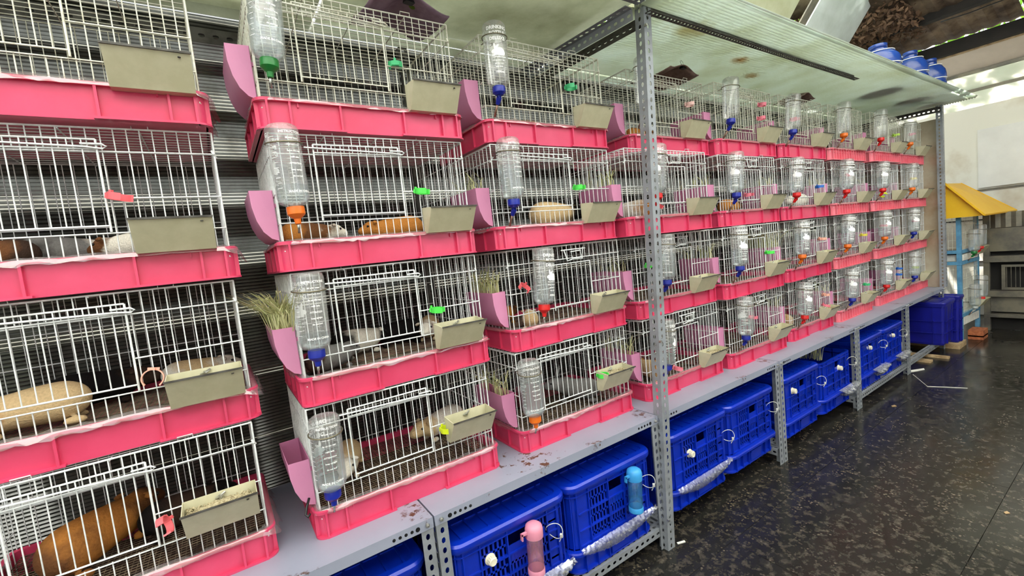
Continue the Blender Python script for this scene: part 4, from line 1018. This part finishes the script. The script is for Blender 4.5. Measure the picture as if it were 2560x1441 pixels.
# hanging drinking bottles on the crates
def feeder_bottle(x, z, y, cname, c, level, label):
    t = thing('drinking_bottle', label, 'water bottle', (x, y, z), (0, .04, 0))
    mc = mat(cname+'_plastic', c, .35, trans=.25)
    q = MB().lathe([(.030, 0), (.033, .004), (.033, .022), (.031, .026)], 24); link('cup', smooth_angle(q.mesh('cup', mc)), t)
    q = MB().lathe([(.030, .02), (.031, .03), (.031, .155), (.029, .158)], 24, caps=False); link('tube_body', q.mesh('tube_body', clearmat(cname+'_clear_tube', tuple(min(255, int(x_*.25+185)) for x_ in c), .16, c, .08, .05), True), t)
    q = MB().lathe([(.029, .022), (.0295, .03), (.0295, level)], 24); link('water', q.mesh('water', M['water'], True), t)
    q = MB().lathe([(.034, .148), (.0345, .152), (.0345, .178), (.031, .192), (.020, .200), (.006, .203)], 24); q.box((-.058, -.006, .170), (-.030, .006, .178)); q.box((-.058, -.006, .152), (-.053, .006, .178))
    link('top_cap', smooth_angle(q.mesh('top_cap', mc), 40), t)
    return t
feeder_bottle(.968, -.375, -.163, 'pale_pink', (240, 160, 185), .09, 'pink-capped clear drinking bottle hanging on a blue crate')
feeder_bottle(1.535, -.372, -.158, 'sky_blue', (70, 170, 235), .06, 'sky blue capped clear drinking bottle hanging on a blue crate')

# navy stacking boxes at the far end
def navy(x, y, z, wx, wy, h, label):
    t = thing('storage_box', label, 'box', (x, y, z), group='navy storage boxes')
    q = MB(); f = lambda i, z_, r: [(a, b, z_) for a, b in rrect(i, i, wx-i, wy-i, r, 4)]
    q.rings([f(.018, 0, .02), f(.012, .02, .02), f(.004, h-.05, .02), f(-.004, h-.048, .022), f(-.004, h-.03, .022), f(.008, h-.03, .02), f(.02, .02, .02)])
    for z_ in (.12, .24, .36):
        if z_ < h-.08:
            q.box((-.002, .02, z_), (.014, wy-.02, z_+.006)); q.box((.02, -.002, z_), (wx-.02, .014, z_+.006)); q.box((wx-.014, .02, z_), (wx+.002, wy-.02, z_+.006))
    for x_ in (.09, wx-.09): q.box((x_-.003, -.002, .01), (x_+.003, .012, h-.05))
    for y_ in (.09, wy-.09): q.box((-.002, y_-.003, .01), (.012, y_+.003, h-.05))
    q.build('box_body', M['blue_box'], t)
    q = MB(); q.rings([f(-.008, h-.03, .02), f(-.010, h-.012, .022), f(-.004, h-.002, .02), f(.03, h, .02), f(.035, h-.006, .02)])
    for k in range(5): q.box((.05, .05+(wy-.1)*k/4-.004, h-.007), (wx-.05, .05+(wy-.1)*k/4+.004, h-.001))
    link('lid', smooth_angle(q.mesh('lid', M['blue_box']), 32), t)
navy(6.015, -.215, -.546, .345, .55, .44, 'navy lidded storage box with ribbed sides beneath the bench end')
navy(6.445, -.235, -.60, .15, .45, .50, 'narrow second navy storage box behind the first, beyond the bench')
tag(MB().box((6.40, -.24, -FL), (6.66, .2, -.603)).build('wooden_plank', M['wood']), 'wooden plank lying flat under the second navy box', 'plank')
tag(MB().box((5.72, -.17, -FL), (5.80, .30, -FL+.018)).build('wooden_board', M['wood']), 'nearer pale wooden board on the dark floor before the navy box', 'board')
tag(MB().box((5.95, -.25, -FL), (6.00, .30, -FL+.02)).build('wooden_board', M['wood']), 'farther pale wooden board on the floor under the navy box', 'board')
tag(MB().prism([(5.32, -.13), (5.46, -.19), (5.50, -.175), (5.36, -.10)], 2, -FL+.0005, -FL+.004).build('paper_scrap', M['paper']), 'torn white paper scrap on the floor by the last leg', 'paper')
tag(MB().tube([(5.25, -.16, -FL+.003), (4.95, -.33, -FL+.003), (5.0, -.42, -FL+.003), (5.06, -.55, -FL+.003)], .0025, 5).build('string', M['paper']), 'thin white string lying on the black floor', 'string')
tag(MB().prism([(1.80, -.16), (1.84, -.175), (1.845, -.165), (1.805, -.15)], 2, -FL+.0005, -FL+.004).build('paper_scrap', M['paper']), 'tiny white scrap at the foot of the tall post', 'paper')
for (x, y, s, lab) in ((3.1, -1.05, .02, 'small yellowish crumb in the middle of the floor'), (4.30, -.28, .03, 'small leaf lying on the floor near the fourth leg')):
    tag(MB().prism([(x, y), (x+s, y-s*.6), (x+s*1.6, y), (x+s*.6, y+s*.4)], 2, -FL+.0005, -FL+.003).build('floor_scrap', M['wood']), lab, 'scrap')

# ================================================================== HUTCH WITH YELLOW ROOF
hu = thing('hutch', 'light blue framed hutch with a yellow gable roof beyond the row', 'hutch', (6.62, -.22, -FL), (0, 0, -.06))
def hb(name, a, b, m): return MB().box(a, b).build(name, m, hu)
HW, HD_ = .56, .62
for x, y, z0 in ((0, 0, 0), (HW-.03, 0, .102), (0, HD_, 0), (HW-.03, HD_, 0)): hb('post', (x, y, z0), (x+.035, y+.035, 1.42), M['blue_paint'])
for z in (.30, .86, .98, 1.38):
    hb('rail', (0, -.004, z), (HW, .028, z+.035), M['blue_paint']); hb('rail', (-.004, 0, z), (.03, HD_, z+.035), M['blue_paint'])
hb('paper_tray', (.04, -.002, .90), (HW-.04, .3, .965), M['paper']); hb('paper_tray', (.04, .0, .21), (HW-.03, .3, .295), M['paper'])
for z0, z1 in ((.33, .86), (1.01, 1.38)):
    q = MB()
    for k in range(19): x = .035+k*(HW-.07)/18; q.tube([(x, .008, z0), (x, .008, z1)], .0018, 4)
    for k in range(5): z = z0+(z1-z0)*(k+.5)/5; q.tube([(.03, .006, z), (HW-.03, .006, z)], .0024, 4)
    for k in range(19): y = .035+k*(HD_-.05)/18; q.tube([(.012, y, z0), (.012, y, z1)], .0018, 4)
    for k in range(5): z = z0+(z1-z0)*(k+.5)/5; q.tube([(.01, .03, z), (.01, HD_-.02, z)], .0024, 4)
    q.tube([(.16, .0, z0+.12), (.42, .0, z0+.12), (.42, .0, z1-.1), (.16, .0, z1-.1)], .003, 5, True)
    q.build('wire_panel', M['wire_old'], hu)
hb('back_board', (0, HD_+.02, .3), (HW, HD_+.03, 1.4), M['zinc'])
hb('shelf_board', (.02, .02, .98), (HW-.02, HD_, .99), M['zinc'])
# roof corners in the scene frame
rf = thing('tmp', None, None)
def roofq(name, pts, t=.012):
    q = MB(); q.rings([pts, [(p[0], p[1]-.004, p[2]-t) for p in pts]]); o = q.build(name, M['yellow'], None)
    return o
Minv = (Matrix.Translation(hu.location) @ hu.rotation_euler.to_matrix().to_4x4()).inverted()
E0, E1, R0, R1 = (6.5, -.417, .712), (8.05, -.417, .700), (6.5, -.135, 1.070), (8.05, .05, 1.10)
B0, B1 = (6.5, .17, .712), (8.05, .50, .70)
for nm, pts in (('roof_slope', [E0, E1, R1, R0]), ('roof_slope', [R0, R1, B1, B0]), ('gable', [(6.53, -.40, .705), (6.53, -.135, 1.055), (6.53, .16, .705)])):
    pts = [tuple(Minv @ Vector(p)) for p in pts]
    q = MB()
    if nm == 'gable': q.rings([pts, [(p[0]+.02, p[1], p[2]) for p in pts]])
    else: q.rings([pts, [(p[0], p[1], p[2]-.012) for p in pts]])
    q.build(nm, M['yellow'], hu)
q = MB(); q.tube([tuple(Minv @ Vector(p)) for p in (E0, R0)], .012, 4); q.tube([tuple(Minv @ Vector(p)) for p in (E0, E1)], .009, 4); q.tube([tuple(Minv @ Vector(p)) for p in (E1, R1)], .009, 4); q.build('roof_edge', M['yellow'], hu)
bpy.data.objects.remove(rf)
def wb_(x, y, z, cc, lv, label):
    b = thing('water_bottle', label, 'water bottle', (x, y, z), (0, .08, 0), group='bottles on the hutch')
    link('bottle_body', btl, b); link('cap', cap_bent, b, m=M['cap_'+cc]); link('nozzle', noz_bent, b); link('holder_ring', RING, b); link('water', water(lv), b)
wb_(7.00, -.30, .365, 'red', .13, 'upturned bottle with red cap under the yellow roof edge')
wb_(6.80, -.285, .33, 'green', .12, 'upturned bottle with green cap on the upper hutch cage')
wb_(7.02, -.30, -.19, 'red', .13, 'upturned bottle with red cap on the lower hutch cage')
wb_(6.80, -.285, -.26, 'clear', .10, 'upturned clear bottle on the lower hutch cage, behind the navy boxes')
for z, lab in ((.28, 'steel feed trough tilting out of the upper hutch cage'), (-.30, 'steel feed trough tilting out of the lower hutch cage')):
    f = thing('feed_trough', lab, 'feeder', (7.0, -.25, z), (0, 0, -.06)); link('trough', TROUGH, f); link('wing_nut', WING, f)
tag(MB().box((6.93, -.32, -FL), (7.14, -.20, -.557)).box((6.93, -.32, -FL+.03), (7.142, -.198, -FL+.045)).build('brick', M['brick']), 'orange brick on the floor under the hutch leg', 'brick')

# steel rack of cages at the far end
M['zinc_lit'] = mat('zinc_front', (150, 144, 128), .45, metal=.3, c2=(112, 110, 104), vs=6)
sr = thing('steel_cage_rack', 'zinc cage rack with dark barred cages at the far end, right edge', 'rack', (7.5, -2.6, -FL))
def sb(name, a, b, m): return MB().box(a, b).build(name, m, sr)
z_ = lambda z: z+FL
LY = 2.37
sb('shade_filler', (.10, 0, .0), (.7, LY, z_(.52)), M['gap_shade'])  # near-black box paints the shade in the gaps and under the rack
for z0, z1 in ((.14, .21), (-.26, -.19), (.26, .52), (-.50, -.46)):
    sb('shelf_front', (-.01 if z1-z0 < .1 else .03, 0, z_(z0)), (.12, LY, z_(z1)), M['zinc'])
sb('lower_panel', (.04, 0, z_(-.44)), (.11, LY, z_(-.27)), M['zinc'])
for k in range(4):
    y = .03+k*.56
    q = MB()
    for a, b in (((.02, y, z_(-.18)), (.05, y+.52, z_(-.155))), ((.02, y, z_(.08)), (.05, y+.52, z_(.105))), ((.02, y, z_(-.155)), (.05, y+.03, z_(.08))), ((.02, y+.49, z_(-.155)), (.05, y+.52, z_(.08)))): q.box(a, b)
    q.build('cage_frame', M['zinc'], sr)
    q = MB()
    for j in range(14): q.tube([(.035, y+.04+j*.034, z_(-.155)), (.035, y+.04+j*.034, z_(.08))], .0035, 4)
    q.build('bars', M['zinc'], sr)
q = MB()
vs = []; fs = []
for i in range(121):
    y = LY*i/120; dx = .008*(0, 1, 0, -1)[i % 4]; vs += [(.02+dx, y, z_(.53)), (.02+dx, y, z_(.70))]
for i in range(120): fs.append((2*i, 2*i+1, 2*i+3, 2*i+2))
q.add(vs, fs); q = solidify(q, .003); q.build('ribbed_top', M['zinc'], sr)
for y in (.0, LY-.05): sb('leg', (.0, y, 0), (.05, y+.05, z_(.7)), M['zinc'])
for y in (.0, LY-.05): sb('leg', (.62, y, 0), (.67, y+.05, z_(.5)), M['zinc'])
tag(MB().box((6.7, -.86, -FL), (6.95, -.71, -.60)).build('wooden_block', M['wood']), 'brown wooden block on the floor at the right edge', 'block')

# ================================================================== raise everything so that the floor is at z = 0
for o in C.objects:
    if o.parent is None and o.type in {'MESH', 'EMPTY'}: o.location.z += FL
